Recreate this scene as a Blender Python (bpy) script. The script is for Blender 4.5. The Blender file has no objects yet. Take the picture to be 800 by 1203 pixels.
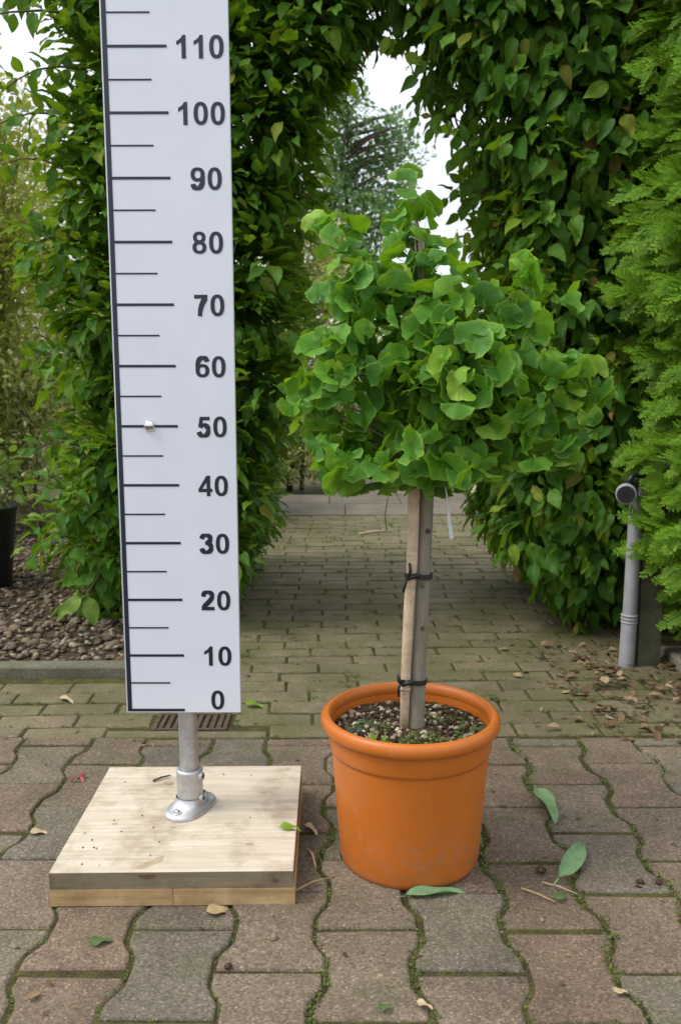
import bpy, math, random
import numpy as np
from mathutils import Vector, Matrix

random.seed(7)
rng = np.random.default_rng(11)
scn = bpy.context.scene
col = scn.collection
R = math.radians
sin, cos, pi = math.sin, math.cos, math.pi

# ------------------------------------------------------------------ camera
CAM = np.array([0.0, 0.0, 0.844])
PITCH, ROLL, FPX = 0.1481, -0.0041, 1032.6
cam_d = bpy.data.cameras.new('camera')
cam = bpy.data.objects.new('camera', cam_d)
col.objects.link(cam)
cam.matrix_world = (Matrix.Translation(CAM) @ Matrix.Rotation(pi / 2 - PITCH, 4, 'X')
                    @ Matrix.Rotation(ROLL, 4, 'Z'))
cam_d.sensor_fit = 'VERTICAL'
cam_d.sensor_height = 36.0
cam_d.lens = 36.0 * FPX / 1203.0
cam_d.clip_start = 0.02
cam_d.clip_end = 500
cam_d.dof.use_dof = True
cam_d.dof.focus_distance = 1.55
cam_d.dof.aperture_fstop = 9.0
scn.camera = cam

# ------------------------------------------------------------------ world and sun (bright overcast)
SUN_EL, SUN_AZ = R(54), R(-104)         # azimuth from +Y towards +X: from the left, a little from the front
w = bpy.data.worlds.new('World')
scn.world = w
w.use_nodes = True
nt = w.node_tree
nt.nodes.clear()
wo = nt.nodes.new('ShaderNodeOutputWorld')
bg = nt.nodes.new('ShaderNodeBackground')
sky = nt.nodes.new('ShaderNodeTexSky')
sky.sky_type = 'NISHITA'
sky.sun_disc = False
sky.sun_elevation = SUN_EL
sky.sun_rotation = SUN_AZ
sky.air_density = 1.0
sky.dust_density = 4.0
sky.ozone_density = 1.0
mixw = nt.nodes.new('ShaderNodeMix')
mixw.data_type = 'RGBA'
mixw.inputs[0].default_value = 0.62
mixw.inputs[7].default_value = (9.15, 9.5, 10.2, 1)     # even cloud layer
nt.links.new(sky.outputs[0], mixw.inputs[6])
# overcast sky: the cloud layer is brighter overhead than at the horizon (CIE overcast law)
wtc = nt.nodes.new('ShaderNodeTexCoord')
wsx = nt.nodes.new('ShaderNodeSeparateXYZ')
nt.links.new(wtc.outputs['Generated'], wsx.inputs[0])
wmr = nt.nodes.new('ShaderNodeMapRange')
wmr.inputs[1].default_value, wmr.inputs[2].default_value = 0.0, 1.0
wmr.inputs[3].default_value, wmr.inputs[4].default_value = 0.74, 1.60
nt.links.new(wsx.outputs[2], wmr.inputs[0])
wmul = nt.nodes.new('ShaderNodeMix')
wmul.data_type = 'RGBA'; wmul.blend_type = 'MULTIPLY'
wmul.inputs[0].default_value = 1.0
wmul.inputs[6].default_value = (9.4, 9.5, 9.9, 1)
nt.links.new(wmr.outputs[0], wmul.inputs[7])
nt.links.new(wmul.outputs[2], mixw.inputs[7])
nt.links.new(mixw.outputs[2], bg.inputs[0])
bg.inputs[1].default_value = 0.10
nt.links.new(bg.outputs[0], wo.inputs[0])

sd = bpy.data.lights.new('sun', 'SUN')
sd.energy = 1.3
sd.angle = R(22)
sd.color = (1.0, 0.95, 0.87)
sun = bpy.data.objects.new('sun', sd)
col.objects.link(sun)
sdir = Vector((sin(SUN_AZ) * cos(SUN_EL), cos(SUN_AZ) * cos(SUN_EL), sin(SUN_EL)))
sun.location = sdir * 20
sun.rotation_euler = sdir.to_track_quat('Z', 'Y').to_euler()

scn.render.engine = 'CYCLES'
scn.cycles.use_denoising = True
scn.cycles.max_bounces = 8
scn.cycles.transmission_bounces = 6
scn.view_settings.view_transform = 'Standard'
scn.view_settings.look = 'None'
scn.view_settings.exposure = 0.70
scn.view_settings.gamma = 1.0
scn.view_settings.use_curve_mapping = False

# ------------------------------------------------------------------ helpers
def tag(o, label=None, cat=None, group=None, kind=None):
    if label: o['label'] = label
    if cat: o['category'] = cat
    if group: o['group'] = group
    if kind: o['kind'] = kind
    return o

def link(name, data, parent=None, loc=None):
    o = bpy.data.objects.new(name, data)
    col.objects.link(o)
    if parent is not None:
        o.parent = parent
    if loc is not None:
        o.location = loc
    return o

def empty(name, loc, label, cat, group=None):
    o = link(name, None, None, loc)
    o.empty_display_size = 0.05
    return tag(o, label, cat, group)

def np_mesh(name, V, F, mat, UV=None, smooth=True):
    """V (n,3); F (m,k) array of equal sized faces; UV (m*k,2)"""
    me = bpy.data.meshes.new(name)
    F = np.asarray(F)
    m, k = F.shape
    me.vertices.add(len(V))
    me.vertices.foreach_set('co', np.asarray(V, dtype=np.float32).ravel())
    me.loops.add(m * k)
    me.loops.foreach_set('vertex_index', F.astype(np.int32).ravel())
    me.polygons.add(m)
    me.polygons.foreach_set('loop_start', np.arange(0, m * k, k, dtype=np.int32))
    me.polygons.foreach_set('loop_total', np.full(m, k, dtype=np.int32))
    me.polygons.foreach_set('use_smooth', np.full(m, smooth))
    if UV is not None:
        ul = me.uv_layers.new(name='UVMap')
        ul.data.foreach_set('uv', np.asarray(UV, dtype=np.float32).ravel())
    me.update(calc_edges=True)
    me.validate()
    if mat: me.materials.append(mat)
    return me

def pd_mesh(name, V, F, mat, smooth=False):
    me = bpy.data.meshes.new(name)
    me.from_pydata([tuple(v) for v in V], [], [tuple(f) for f in F])
    me.update()
    if mat: me.materials.append(mat)
    if smooth:
        me.polygons.foreach_set('use_smooth', [True] * len(me.polygons))
    return me

class MB:
    def __init__(s): s.V = []; s.F = []
    def add(s, V, F):
        b = len(s.V); s.V += [tuple(v) for v in V]; s.F += [tuple(i + b for i in f) for f in F]
    def box(s, x0, x1, y0, y1, z0, z1):
        s.add([(x0, y0, z0), (x1, y0, z0), (x1, y1, z0), (x0, y1, z0), (x0, y0, z1), (x1, y0, z1), (x1, y1, z1), (x0, y1, z1)],
              [(0, 3, 2, 1), (4, 5, 6, 7), (0, 1, 5, 4), (1, 2, 6, 5), (2, 3, 7, 6), (3, 0, 4, 7)])
    def prism(s, poly, z0, z1, ch=0.0, chb=0.0):
        """polygon (ccw) extruded, with chamfered top edge"""
        n = len(poly)
        P = np.array(poly, float)
        def inset(P, d):
            e1 = P - np.roll(P, 1, 0); e2 = np.roll(P, -1, 0) - P
            n1 = np.stack([-e1[:, 1], e1[:, 0]], 1); n1 /= np.linalg.norm(n1, axis=1)[:, None] + 1e-12
            n2 = np.stack([-e2[:, 1], e2[:, 0]], 1); n2 /= np.linalg.norm(n2, axis=1)[:, None] + 1e-12
            m = n1 + n2; m /= (np.linalg.norm(m, axis=1)[:, None] + 1e-9)
            c = np.clip((m * n1).sum(1), 0.5, 1)
            return P + m * (d / c)[:, None]
        rings = [(P, z0)]
        if ch > 0:
            rings += [(P, z1 - ch), (inset(P, ch * 0.45), z1 - ch * 0.35), (inset(P, ch * 1.2), z1)]
        else:
            rings += [(P, z1)]
        V = []
        for q, z in rings: V += [(a, b, z) for a, b in q]
        F = []
        for r in range(len(rings) - 1):
            for i in range(n):
                j = (i + 1) % n
                F.append((r * n + i, r * n + j, (r + 1) * n + j, (r + 1) * n + i))
        F.append(tuple((len(rings) - 1) * n + i for i in range(n)))
        F.append(tuple(reversed(range(n))))
        s.add(V, F)
    def tube(s, pts, rad, n=10, cap=True, squash=None):
        pts = [Vector(p) for p in pts]
        if not hasattr(rad, '__len__'): rad = [rad] * len(pts)
        V = []; F = []
        up = None
        for i, p in enumerate(pts):
            t = (pts[min(i + 1, len(pts) - 1)] - pts[max(i - 1, 0)]).normalized()
            if up is None:
                up = Vector((0, 0, 1)) if abs(t.z) < 0.9 else Vector((1, 0, 0))
            a = t.cross(up).normalized(); b = a.cross(t).normalized(); up = b
            for k in range(n):
                an = 2 * pi * k / n
                V.append(p + (a * cos(an) + b * sin(an)) * rad[i])
        m = len(pts)
        for i in range(m - 1):
            for k in range(n):
                k2 = (k + 1) % n
                F.append((i * n + k, (i + 1) * n + k, (i + 1) * n + k2, i * n + k2))
        if cap:
            F.append(tuple(range(n))); F.append(tuple((m - 1) * n + k for k in reversed(range(n))))
        s.add(V, F)
    def lathe(s, prof, n=48, c=(0, 0, 0)):
        V = []; F = []
        for r, z in prof:
            for k in range(n):
                a = 2 * pi * k / n
                V.append((c[0] + r * cos(a), c[1] + r * sin(a), c[2] + z))
        for i in range(len(prof) - 1):
            for k in range(n):
                k2 = (k + 1) % n
                F.append((i * n + k, i * n + k2, (i + 1) * n + k2, (i + 1) * n + k))
        s.add(V, F)
    def build(s, name, mat, parent=None, loc=None, smooth=False):
        return link(name, pd_mesh(name, s.V, s.F, mat, smooth), parent, loc)

def autosmooth(o, ang=40):
    """mark sharp edges by angle so that smooth shading keeps hard corners"""
    me = o.data
    me.polygons.foreach_set('use_smooth', [True] * len(me.polygons))
    me.set_sharp_from_angle(angle=R(ang))
    return o

def project(P):
    P = np.asarray(P, float) - CAM
    c, s = cos(PITCH), sin(PITCH)
    d = P[..., 1] * c - P[..., 2] * s
    u = P[..., 1] * s + P[..., 2] * c
    return np.stack([400 + FPX * P[..., 0] / d, 601.5 - FPX * u / d], -1), d

def frames(T, N):
    """rotation matrices with Y=T, Z~N"""
    T = T / (np.linalg.norm(T, axis=1)[:, None] + 1e-9)
    N = N - (N * T).sum(1)[:, None] * T
    N = N / (np.linalg.norm(N, axis=1)[:, None] + 1e-9)
    X = np.cross(T, N)
    return np.stack([X, T, N], 2)

def bake(name, tmpls, which, RM, P, S, mat, parent=None, loc=(0, 0, 0)):
    """join many transformed template copies into one mesh. tmpl=(V,F,UVloops)"""
    Vs, Fs, Us = [], [], []
    off = 0
    loc = np.array(loc)
    for t, (V, F, U) in enumerate(tmpls):
        idx = np.where(which == t)[0]
        if len(idx) == 0: continue
        X = np.einsum('nij,vj->nvi', RM[idx] * S[idx][:, None, None], V) + (P[idx] - loc)[:, None, :]
        n = len(idx); nv = len(V)
        Vs.append(X.reshape(-1, 3))
        Fs.append((F[None] + (np.arange(n) * nv)[:, None, None] + off).reshape(-1, F.shape[1]))
        Us.append(np.tile(U, (n, 1)))
        off += n * nv
    me = np_mesh(name, np.concatenate(Vs), np.concatenate(Fs), mat, np.concatenate(Us))
    return link(name, me, parent)

def singles(name, meshes, which, RM, P, S, parent, loc=(0, 0, 0)):
    """the same copies as separate objects that share mesh data"""
    loc = np.array(loc)
    for i in range(len(P)):
        M = Matrix.Identity(4)
        rs = RM[i] * S[i]
        for a in range(3):
            for b in range(3): M[a][b] = rs[a, b]
            M[a][3] = P[i][a] - loc[a]
        o = bpy.data.objects.new(name, meshes[which[i]])
        col.objects.link(o)
        o.parent = parent
        o.matrix_basis = M

# ------------------------------------------------------------------ materials
def mat_new(name):
    m = bpy.data.materials.new(name)
    m.use_nodes = True
    n = m.node_tree.nodes
    return m, m.node_tree, n, m.node_tree.links, n['Principled BSDF'], n['Material Output']

def ramp(nt, stops, interp='LINEAR'):
    r = nt.nodes.new('ShaderNodeValToRGB')
    r.color_ramp.interpolation = interp
    e = r.color_ramp.elements
    while len(e) > 1: e.remove(e[-1])
    e[0].position, e[0].color = stops[0][0], (*stops[0][1], 1)
    for p, c in stops[1:]:
        k = e.new(p); k.color = (*c, 1)
    return r

def ramp_val(nt, s, lo, hi):
    r = ramp(nt, [(lo, (0, 0, 0)), (hi, (1, 1, 1))]); nt.links.new(s, r.inputs[0]); return r.outputs[0]

def noise(nt, scale, detail=4, rough=0.55, vec=None, dim='3D'):
    n = nt.nodes.new('ShaderNodeTexNoise')
    n.inputs['Scale'].default_value = scale
    n.inputs['Detail'].default_value = detail
    n.inputs['Roughness'].default_value = rough
    if vec is not None: nt.links.new(vec, n.inputs['Vector'])
    return n

def mixc(nt, fac, a, b, mode='MIX'):
    m = nt.nodes.new('ShaderNodeMix')
    m.data_type = 'RGBA'; m.blend_type = mode
    for s, v in ((0, fac), (6, a), (7, b)):
        if isinstance(v, (int, float)): m.inputs[s].default_value = v
        elif isinstance(v, tuple): m.inputs[s].default_value = (*v, 1)
        else: nt.links.new(v, m.inputs[s])
    return m.outputs[2]

def math_n(nt, op, a, b=None, clamp=False):
    m = nt.nodes.new('ShaderNodeMath'); m.operation = op; m.use_clamp = clamp
    for i, v in enumerate((a, b)):
        if v is None: continue
        if isinstance(v, (int, float)): m.inputs[i].default_value = v
        else: nt.links.new(v, m.inputs[i])
    return m.outputs[0]

def bump(nt, h, strength, dist, nrm=None):
    b = nt.nodes.new('ShaderNodeBump')
    b.inputs['Strength'].default_value = strength
    b.inputs['Distance'].default_value = dist
    nt.links.new(h, b.inputs['Height'])
    if nrm is not None: nt.links.new(nrm, b.inputs['Normal'])
    return b.outputs[0]

def geo_pos(nt):
    return nt.nodes.new('ShaderNodeNewGeometry').outputs['Position']

def leaf_rand(nt):
    g = nt.nodes.new('ShaderNodeNewGeometry'); oi = nt.nodes.new('ShaderNodeObjectInfo')
    return math_n(nt, 'FRACT', math_n(nt, 'ADD', g.outputs['Random Per Island'], oi.outputs['Random']))

def leaf_mat(name, stops, veins='pinnate', trans=0.35, tcol=(0.28, 0.5, 0.04), rough=0.42, spec=0.45, tipc=None, vein_amt=0.25):
    m, nt, n, L, bs, out = mat_new(name)
    rnd = leaf_rand(nt)
    base = ramp(nt, stops); L.new(rnd, base.inputs[0])
    c = base.outputs[0]
    uv = nt.nodes.new('ShaderNodeUVMap')
    sx = nt.nodes.new('ShaderNodeSeparateXYZ'); L.new(uv.outputs[0], sx.inputs[0])
    U, Vv = sx.outputs[0], sx.outputs[1]
    h = None
    if veins == 'pinnate':            # u across (0..1, midrib .5), v along
        au = math_n(nt, 'ABSOLUTE', math_n(nt, 'SUBTRACT', U, 0.5))
        mid = math_n(nt, 'LESS_THAN', au, 0.022)
        k = math_n(nt, 'SUBTRACT', math_n(nt, 'MULTIPLY', Vv, 11.0), math_n(nt, 'MULTIPLY', au, 9.0))
        fr = math_n(nt, 'PINGPONG', k, 0.5)
        side = math_n(nt, 'LESS_THAN', fr, 0.07)
        vm = math_n(nt, 'MAXIMUM', mid, math_n(nt, 'MULTIPLY', side, 0.6))
        h = math_n(nt, 'MULTIPLY', fr, 1.0)
        lighter = mixc(nt, 1.0, c, (1.5, 1.45, 1.3), 'MULTIPLY')
        c = mixc(nt, math_n(nt, 'MULTIPLY', vm, vein_amt * 2), c, lighter)
    elif veins == 'fan':              # u angle, v radius
        k = math_n(nt, 'PINGPONG', math_n(nt, 'MULTIPLY', U, 26.0), 0.5)
        h = k
        lighter = mixc(nt, 1.0, c, (1.3, 1.25, 1.2), 'MULTIPLY')
        c = mixc(nt, math_n(nt, 'MULTIPLY', math_n(nt, 'LESS_THAN', k, 0.12), vein_amt), c, lighter)
        edge = ramp(nt, [(0.0, (0, 0, 0)), (0.8, (0, 0, 0)), (1.0, (1, 1, 1))]); L.new(Vv, edge.inputs[0])
        c = mixc(nt, math_n(nt, 'MULTIPLY', edge.outputs[0], 0.55), c, (0.26, 0.42, 0.04))
    if tipc is not None:
        tr = ramp(nt, [(0.35, (0, 0, 0)), (1.0, (1, 1, 1))]); L.new(Vv, tr.inputs[0])
        c = mixc(nt, math_n(nt, 'MULTIPLY', tr.outputs[0], 0.75), c, tipc)
    nz = noise(nt, 60, 2, 0.5, geo_pos(nt))
    nr = ramp(nt, [(0.3, (0.82, 0.82, 0.82)), (0.7, (1.12, 1.12, 1.12))]); L.new(nz.outputs[0], nr.inputs[0])
    c = mixc(nt, 1.0, c, nr.outputs[0], 'MULTIPLY')
    L.new(c, bs.inputs['Base Color'])
    bs.inputs['Roughness'].default_value = rough
    bs.inputs['Specular IOR Level'].default_value = spec
    if h is not None:
        b = bump(nt, h, 0.6, 0.0014)
        L.new(b, bs.inputs['Normal'])
    tl = nt.nodes.new('ShaderNodeBsdfTranslucent')
    tc = mixc(nt, 0.6, c, tcol)
    L.new(tc, tl.inputs[0])
    ms = nt.nodes.new('ShaderNodeMixShader')
    ms.inputs[0].default_value = trans
    L.new(bs.outputs[0], ms.inputs[1]); L.new(tl.outputs[0], ms.inputs[2])
    L.new(ms.outputs[0], out.inputs[0])
    return m

def plain(name, c, rough=0.5, metal=0.0, nscale=None, namt=0.2, bumpd=0.0, spec=0.5, bscale=None):
    m, nt, n, L, bs, out = mat_new(name)
    bs.inputs['Roughness'].default_value = rough
    bs.inputs['Metallic'].default_value = metal
    bs.inputs['Specular IOR Level'].default_value = spec
    bs.inputs['Base Color'].default_value = (*c, 1)
    if nscale:
        pos = geo_pos(nt)
        nz = noise(nt, nscale, 5, 0.6, pos)
        r = ramp(nt, [(0.25, tuple(x * (1 - namt) for x in c)), (0.75, tuple(min(1, x * (1 + namt)) for x in c))])
        L.new(nz.outputs[0], r.inputs[0]); L.new(r.outputs[0], bs.inputs['Base Color'])
        if bumpd:
            nb = noise(nt, bscale or nscale * 3, 4, 0.6, pos)
            L.new(bump(nt, nb.outputs[0], 0.6, bumpd), bs.inputs['Normal'])
    return m

def paver_mat(name, tints, mossc, moss_lo, moss_hi, speck=0.5, mossscale=7.0):
    m, nt, n, L, bs, out = mat_new(name)
    pos = geo_pos(nt)
    oi = nt.nodes.new('ShaderNodeObjectInfo'); gi = nt.nodes.new('ShaderNodeNewGeometry')
    rnd = math_n(nt, 'FRACT', math_n(nt, 'ADD', oi.outputs['Random'], gi.outputs['Random Per Island']))
    t = ramp(nt, tints); L.new(rnd, t.inputs[0])
    # grain of crushed stone
    v = nt.nodes.new('ShaderNodeTexVoronoi'); v.inputs['Scale'].default_value = 320; L.new(pos, v.inputs['Vector'])
    sp = nt.nodes.new('ShaderNodeSeparateColor'); L.new(v.outputs['Color'], sp.inputs[0])
    gr = ramp(nt, [(0.0, (0.55, 0.54, 0.54)), (0.35, (0.86, 0.85, 0.85)), (0.75, (1.1, 1.08, 1.06)), (0.95, (1.45, 1.42, 1.38)), (1.0, (2.0, 1.95, 1.9))])
    L.new(sp.outputs[0], gr.inputs[0])
    c = mixc(nt, speck, t.outputs[0], mixc(nt, 1.0, t.outputs[0], gr.outputs[0], 'MULTIPLY'))
    # sparse pale chips
    v2 = nt.nodes.new('ShaderNodeTexVoronoi'); v2.inputs['Scale'].default_value = 95; L.new(pos, v2.inputs['Vector'])
    chip = math_n(nt, 'LESS_THAN', v2.outputs['Distance'], 0.11)
    sp2 = nt.nodes.new('ShaderNodeSeparateColor'); L.new(v2.outputs['Color'], sp2.inputs[0])
    chip = math_n(nt, 'MULTIPLY', chip, math_n(nt, 'GREATER_THAN', sp2.outputs[1], 0.55))
    c = mixc(nt, math_n(nt, 'MULTIPLY', chip, 0.65), c, (0.42, 0.40, 0.36))
    # weather stains and a film of algae
    nL = noise(nt, 1.7, 5, 0.6, pos)
    sL = ramp(nt, [(0.35, (0.80, 0.77, 0.72)), (0.62, (1.10, 1.08, 1.04))]); L.new(nL.outputs[0], sL.inputs[0])
    c = mixc(nt, 1.0, c, sL.outputs[0], 'MULTIPLY')
    nD = noise(nt, 24, 7, 0.75, pos)
    c = mixc(nt, math_n(nt, 'MULTIPLY', ramp_val(nt, nD.outputs[0], 0.56, 0.72), 0.45), c, (0.060, 0.047, 0.030))
    n1 = noise(nt, 5.5, 6, 0.65, pos)
    s1 = ramp(nt, [(0.3, (0.66, 0.66, 0.65)), (0.6, (1.08, 1.07, 1.05))]); L.new(n1.outputs[0], s1.inputs[0])
    c = mixc(nt, 0.8, c, mixc(nt, 1.0, c, s1.outputs[0], 'MULTIPLY'))
    n2 = noise(nt, mossscale, 7, 0.68, pos)
    s2 = ramp(nt, [(moss_lo, (0, 0, 0)), (moss_hi, (1, 1, 1))]); L.new(n2.outputs[0], s2.inputs[0])
    c = mixc(nt, math_n(nt, 'MULTIPLY', s2.outputs[0], 0.8), c, mossc)
    L.new(c, bs.inputs['Base Color'])
    bs.inputs['Roughness'].default_value = 0.86
    bs.inputs['Specular IOR Level'].default_value = 0.25
    nb = noise(nt, 420, 3, 0.6, pos); nb2 = noise(nt, 45, 4, 0.6, pos)
    hh = math_n(nt, 'ADD', math_n(nt, 'MULTIPLY', sp.outputs[0], 0.6), math_n(nt, 'MULTIPLY', nb.outputs[0], 0.6))
    b1 = bump(nt, hh, 0.7, 0.0011)
    L.new(bump(nt, nb2.outputs[0], 0.5, 0.004, b1), bs.inputs['Normal'])
    return m

M = {}
M['paver'] = paver_mat('paver_concrete', [(0.0, (0.158, 0.128, 0.098)), (0.35, (0.178, 0.138, 0.107)), (0.6, (0.164, 0.147, 0.117)), (0.8, (0.150, 0.137, 0.110)), (1.0, (0.190, 0.149, 0.114))], (0.075, 0.082, 0.035), 0.52, 0.80, 0.85)
M['brick'] = paver_mat('paving_brick_concrete', [(0.0, (0.148, 0.130, 0.084)), (0.4, (0.175, 0.154, 0.104)), (0.7, (0.160, 0.147, 0.096)), (1.0, (0.200, 0.170, 0.118))], (0.090, 0.096, 0.030), 0.40, 0.66, 0.6, 4.5)
M['slab'] = paver_mat('slab_concrete', [(0.0, (0.135, 0.125, 0.10)), (1.0, (0.165, 0.15, 0.12))], (0.10, 0.11, 0.05), 0.62, 0.85, 0.4)
M['kerb'] = paver_mat('kerb_concrete', [(0.0, (0.17, 0.165, 0.13)), (1.0, (0.19, 0.18, 0.145))], (0.065, 0.08, 0.03), 0.5, 0.75, 0.6)

def joint_mat():
    m, nt, n, L, bs, out = mat_new('joint_earth_and_moss')
    pos = geo_pos(nt)
    n1 = noise(nt, 16, 6, 0.65, pos)
    r = ramp(nt, [(0.3, (0.045, 0.036, 0.022)), (0.45, (0.065, 0.056, 0.026)), (0.58, (0.085, 0.085, 0.028)), (0.78, (0.12, 0.13, 0.035))])
    L.new(n1.outputs[0], r.inputs[0])
    n2 = noise(nt, 260, 3, 0.6, pos)
    r2 = ramp(nt, [(0.3, (0.6, 0.6, 0.6)), (0.7, (1.35, 1.35, 1.35))]); L.new(n2.outputs[0], r2.inputs[0])
    L.new(mixc(nt, 1.0, r.outputs[0], r2.outputs[0], 'MULTIPLY'), bs.inputs['Base Color'])
    bs.inputs['Roughness'].default_value = 1.0
    bs.inputs['Specular IOR Level'].default_value = 0.1
    L.new(bump(nt, n2.outputs[0], 1.0, 0.004), bs.inputs['Normal'])
    return m
M['joint'] = joint_mat()
M['earth'] = plain('garden_earth', (0.06, 0.045, 0.03), 0.95, 0, 9, 0.5, 0.01, 0.1, 60)
M['farground'] = plain('garden_ground', (0.085, 0.082, 0.05), 0.95, 0, 2.5, 0.45, 0.01, 0.1, 40)
M['soil'] = plain('potting_soil', (0.065, 0.044, 0.026), 0.95, 0, 120, 0.6, 0.006, 0.15, 160)

def stone_mat(name, stops, sc=40):
    m, nt, n, L, bs, out = mat_new(name)
    r = ramp(nt, stops); L.new(leaf_rand(nt), r.inputs[0])
    pos = geo_pos(nt)
    nz = noise(nt, sc, 5, 0.6, pos)
    r2 = ramp(nt, [(0.3, (0.7, 0.7, 0.68)), (0.7, (1.15, 1.15, 1.13))]); L.new(nz.outputs[0], r2.inputs[0])
    L.new(mixc(nt, 1.0, r.outputs[0], r2.outputs[0], 'MULTIPLY'), bs.inputs['Base Color'])
    bs.inputs['Roughness'].default_value = 0.75
    bs.inputs['Specular IOR Level'].default_value = 0.3
    L.new(bump(nt, nz.outputs[0], 0.4, 0.003), bs.inputs['Normal'])
    return m
M['pebble'] = stone_mat('river_pebble', [(0.0, (0.095, 0.068, 0.040)), (0.35, (0.170, 0.128, 0.080)), (0.6, (0.135, 0.115, 0.085)), (0.85, (0.25, 0.20, 0.135)), (1.0, (0.40, 0.35, 0.27))])
M['whitestone'] = stone_mat('pale_grit', [(0.0, (0.16, 0.115, 0.07)), (0.4, (0.30, 0.24, 0.165)), (0.8, (0.45, 0.39, 0.29)), (1.0, (0.62, 0.57, 0.47))], 120)
M['palegravel'] = stone_mat('pale_gravel', [(0.0, (0.38, 0.35, 0.30)), (1.0, (0.62, 0.59, 0.53))], 60)

def wood_mat(name, base, dark, axis='X', endgrain=False):
    m, nt, n, L, bs, out = mat_new(name)
    tc = nt.nodes.new('ShaderNodeTexCoord')
    mp = nt.nodes.new('ShaderNodeMapping'); L.new(tc.outputs['Object'], mp.inputs[0])
    mp.inputs['Scale'].default_value = (1.2, 22, 22) if axis == 'X' else (22, 1.2, 22)
    oi = nt.nodes.new('ShaderNodeObjectInfo')
    L.new(oi.outputs['Random'], mp.inputs['Location'])
    nz = noise(nt, 2.2, 5, 0.6, mp.outputs[0]); nz.inputs['Distortion'].default_value = 0.5
    r = ramp(nt, [(0.25, dark), (0.5, base), (0.8, tuple(min(1, x * 1.12) for x in base))])
    L.new(nz.outputs[0], r.inputs[0])
    fine = noise(nt, 9, 3, 0.7, mp.outputs[0])
    rf = ramp(nt, [(0.3, (0.86, 0.85, 0.83)), (0.6, (1.04, 1.04, 1.04))]); L.new(fine.outputs[0], rf.inputs[0])
    c = mixc(nt, 1.0, r.outputs[0], rf.outputs[0], 'MULTIPLY')
    pos = geo_pos(nt)
    st = noise(nt, 11, 6, 0.7, pos)
    rs = ramp(nt, [(0.34, (0.55, 0.50, 0.43)), (0.52, (1, 1, 1))]); L.new(st.outputs[0], rs.inputs[0])
    c = mixc(nt, 0.7, c, mixc(nt, 1.0, c, rs.outputs[0], 'MULTIPLY'))
    L.new(c, bs.inputs['Base Color'])
    bs.inputs['Roughness'].default_value = 0.72
    bs.inputs['Specular IOR Level'].default_value = 0.25
    L.new(bump(nt, fine.outputs[0], 0.35, 0.0015), bs.inputs['Normal'])
    return m
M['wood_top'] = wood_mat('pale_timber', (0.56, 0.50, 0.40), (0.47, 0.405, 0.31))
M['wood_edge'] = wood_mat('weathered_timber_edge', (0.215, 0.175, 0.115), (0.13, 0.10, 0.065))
M['wood_low'] = wood_mat('raw_timber', (0.46, 0.33, 0.17), (0.36, 0.24, 0.115))
M['stake'] = wood_mat('stripped_stake', (0.58, 0.46, 0.33), (0.42, 0.32, 0.215))
M['knot'] = plain('timber_knot', (0.12, 0.075, 0.04), 0.8, 0, 90, 0.4)
M['white'] = plain('white_panel', (0.68, 0.715, 0.795), 0.38, 0, 14, 0.035)
M['ink'] = plain('navy_print', (0.012, 0.018, 0.034), 0.35)
M['alu'] = plain('panel_edge', (0.62, 0.63, 0.64), 0.4, 0.6)
M['galv'] = plain('galvanised_steel', (0.52, 0.53, 0.54), 0.48, 0.85, 60, 0.22, 0.0005)
M['chrome'] = plain('chrome_steel', (0.72, 0.72, 0.72), 0.14, 1.0)
M['black'] = plain('black_plastic', (0.012, 0.012, 0.013), 0.45)
M['tie'] = plain('black_rubber_tie', (0.012, 0.012, 0.012), 0.55)
M['pvc'] = plain('grey_pvc', (0.30, 0.31, 0.33), 0.5, 0, 14, 0.18)
M['rust'] = plain('rusty_iron', (0.085, 0.058, 0.038), 0.8, 0.2, 60, 0.45, 0.001)
M['dark'] = plain('dark_hole', (0.01, 0.01, 0.01), 0.9)
M['post'] = plain('mossy_post', (0.075, 0.075, 0.045), 0.95, 0, 14, 0.5, 0.004)
M['tag'] = plain('clear_tag', (0.62, 0.64, 0.64), 0.25)

def pot_mat():
    m, nt, n, L, bs, out = mat_new('terracotta_plastic')
    pos = geo_pos(nt)
    n1 = noise(nt, 9, 6, 0.65, pos)
    r = ramp(nt, [(0.3, (0.44, 0.118, 0.011)), (0.7, (0.51, 0.145, 0.016))]); L.new(n1.outputs[0], r.inputs[0])
    tc = nt.nodes.new('ShaderNodeTexCoord'); sx = nt.nodes.new('ShaderNodeSeparateXYZ'); L.new(tc.outputs['Object'], sx.inputs[0])
    low = nt.nodes.new('ShaderNodeMapRange'); low.inputs[1].default_value = 0.13; low.inputs[2].default_value = 0.0
    L.new(sx.outputs[2], low.inputs[0])
    n2 = noise(nt, 75, 5, 0.75, pos)
    d = math_n(nt, 'MULTIPLY', low.outputs[0], ramp_val(nt, n2.outputs[0], 0.45, 0.62))
    n3 = noise(nt, 8, 4, 0.6, pos)
    d = math_n(nt, 'MULTIPLY', d, ramp_val(nt, n3.outputs[0], 0.38, 0.6))
    c = mixc(nt, math_n(nt, 'MULTIPLY', d, 0.85), r.outputs[0], (0.22, 0.16, 0.11))     # splashed soil near the foot
    n4 = noise(nt, 30, 6, 0.75, pos)
    c = mixc(nt, math_n(nt, 'MULTIPLY', ramp_val(nt, n4.outputs[0], 0.58, 0.8), 0.25), c, (0.62, 0.36, 0.20))
    L.new(c, bs.inputs['Base Color'])
    bs.inputs['Roughness'].default_value = 0.40
    bs.inputs['Specular IOR Level'].default_value = 0.45
    L.new(bump(nt, n2.outputs[0], 0.12, 0.0006), bs.inputs['Normal'])
    return m
M['pot'] = pot_mat()

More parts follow.
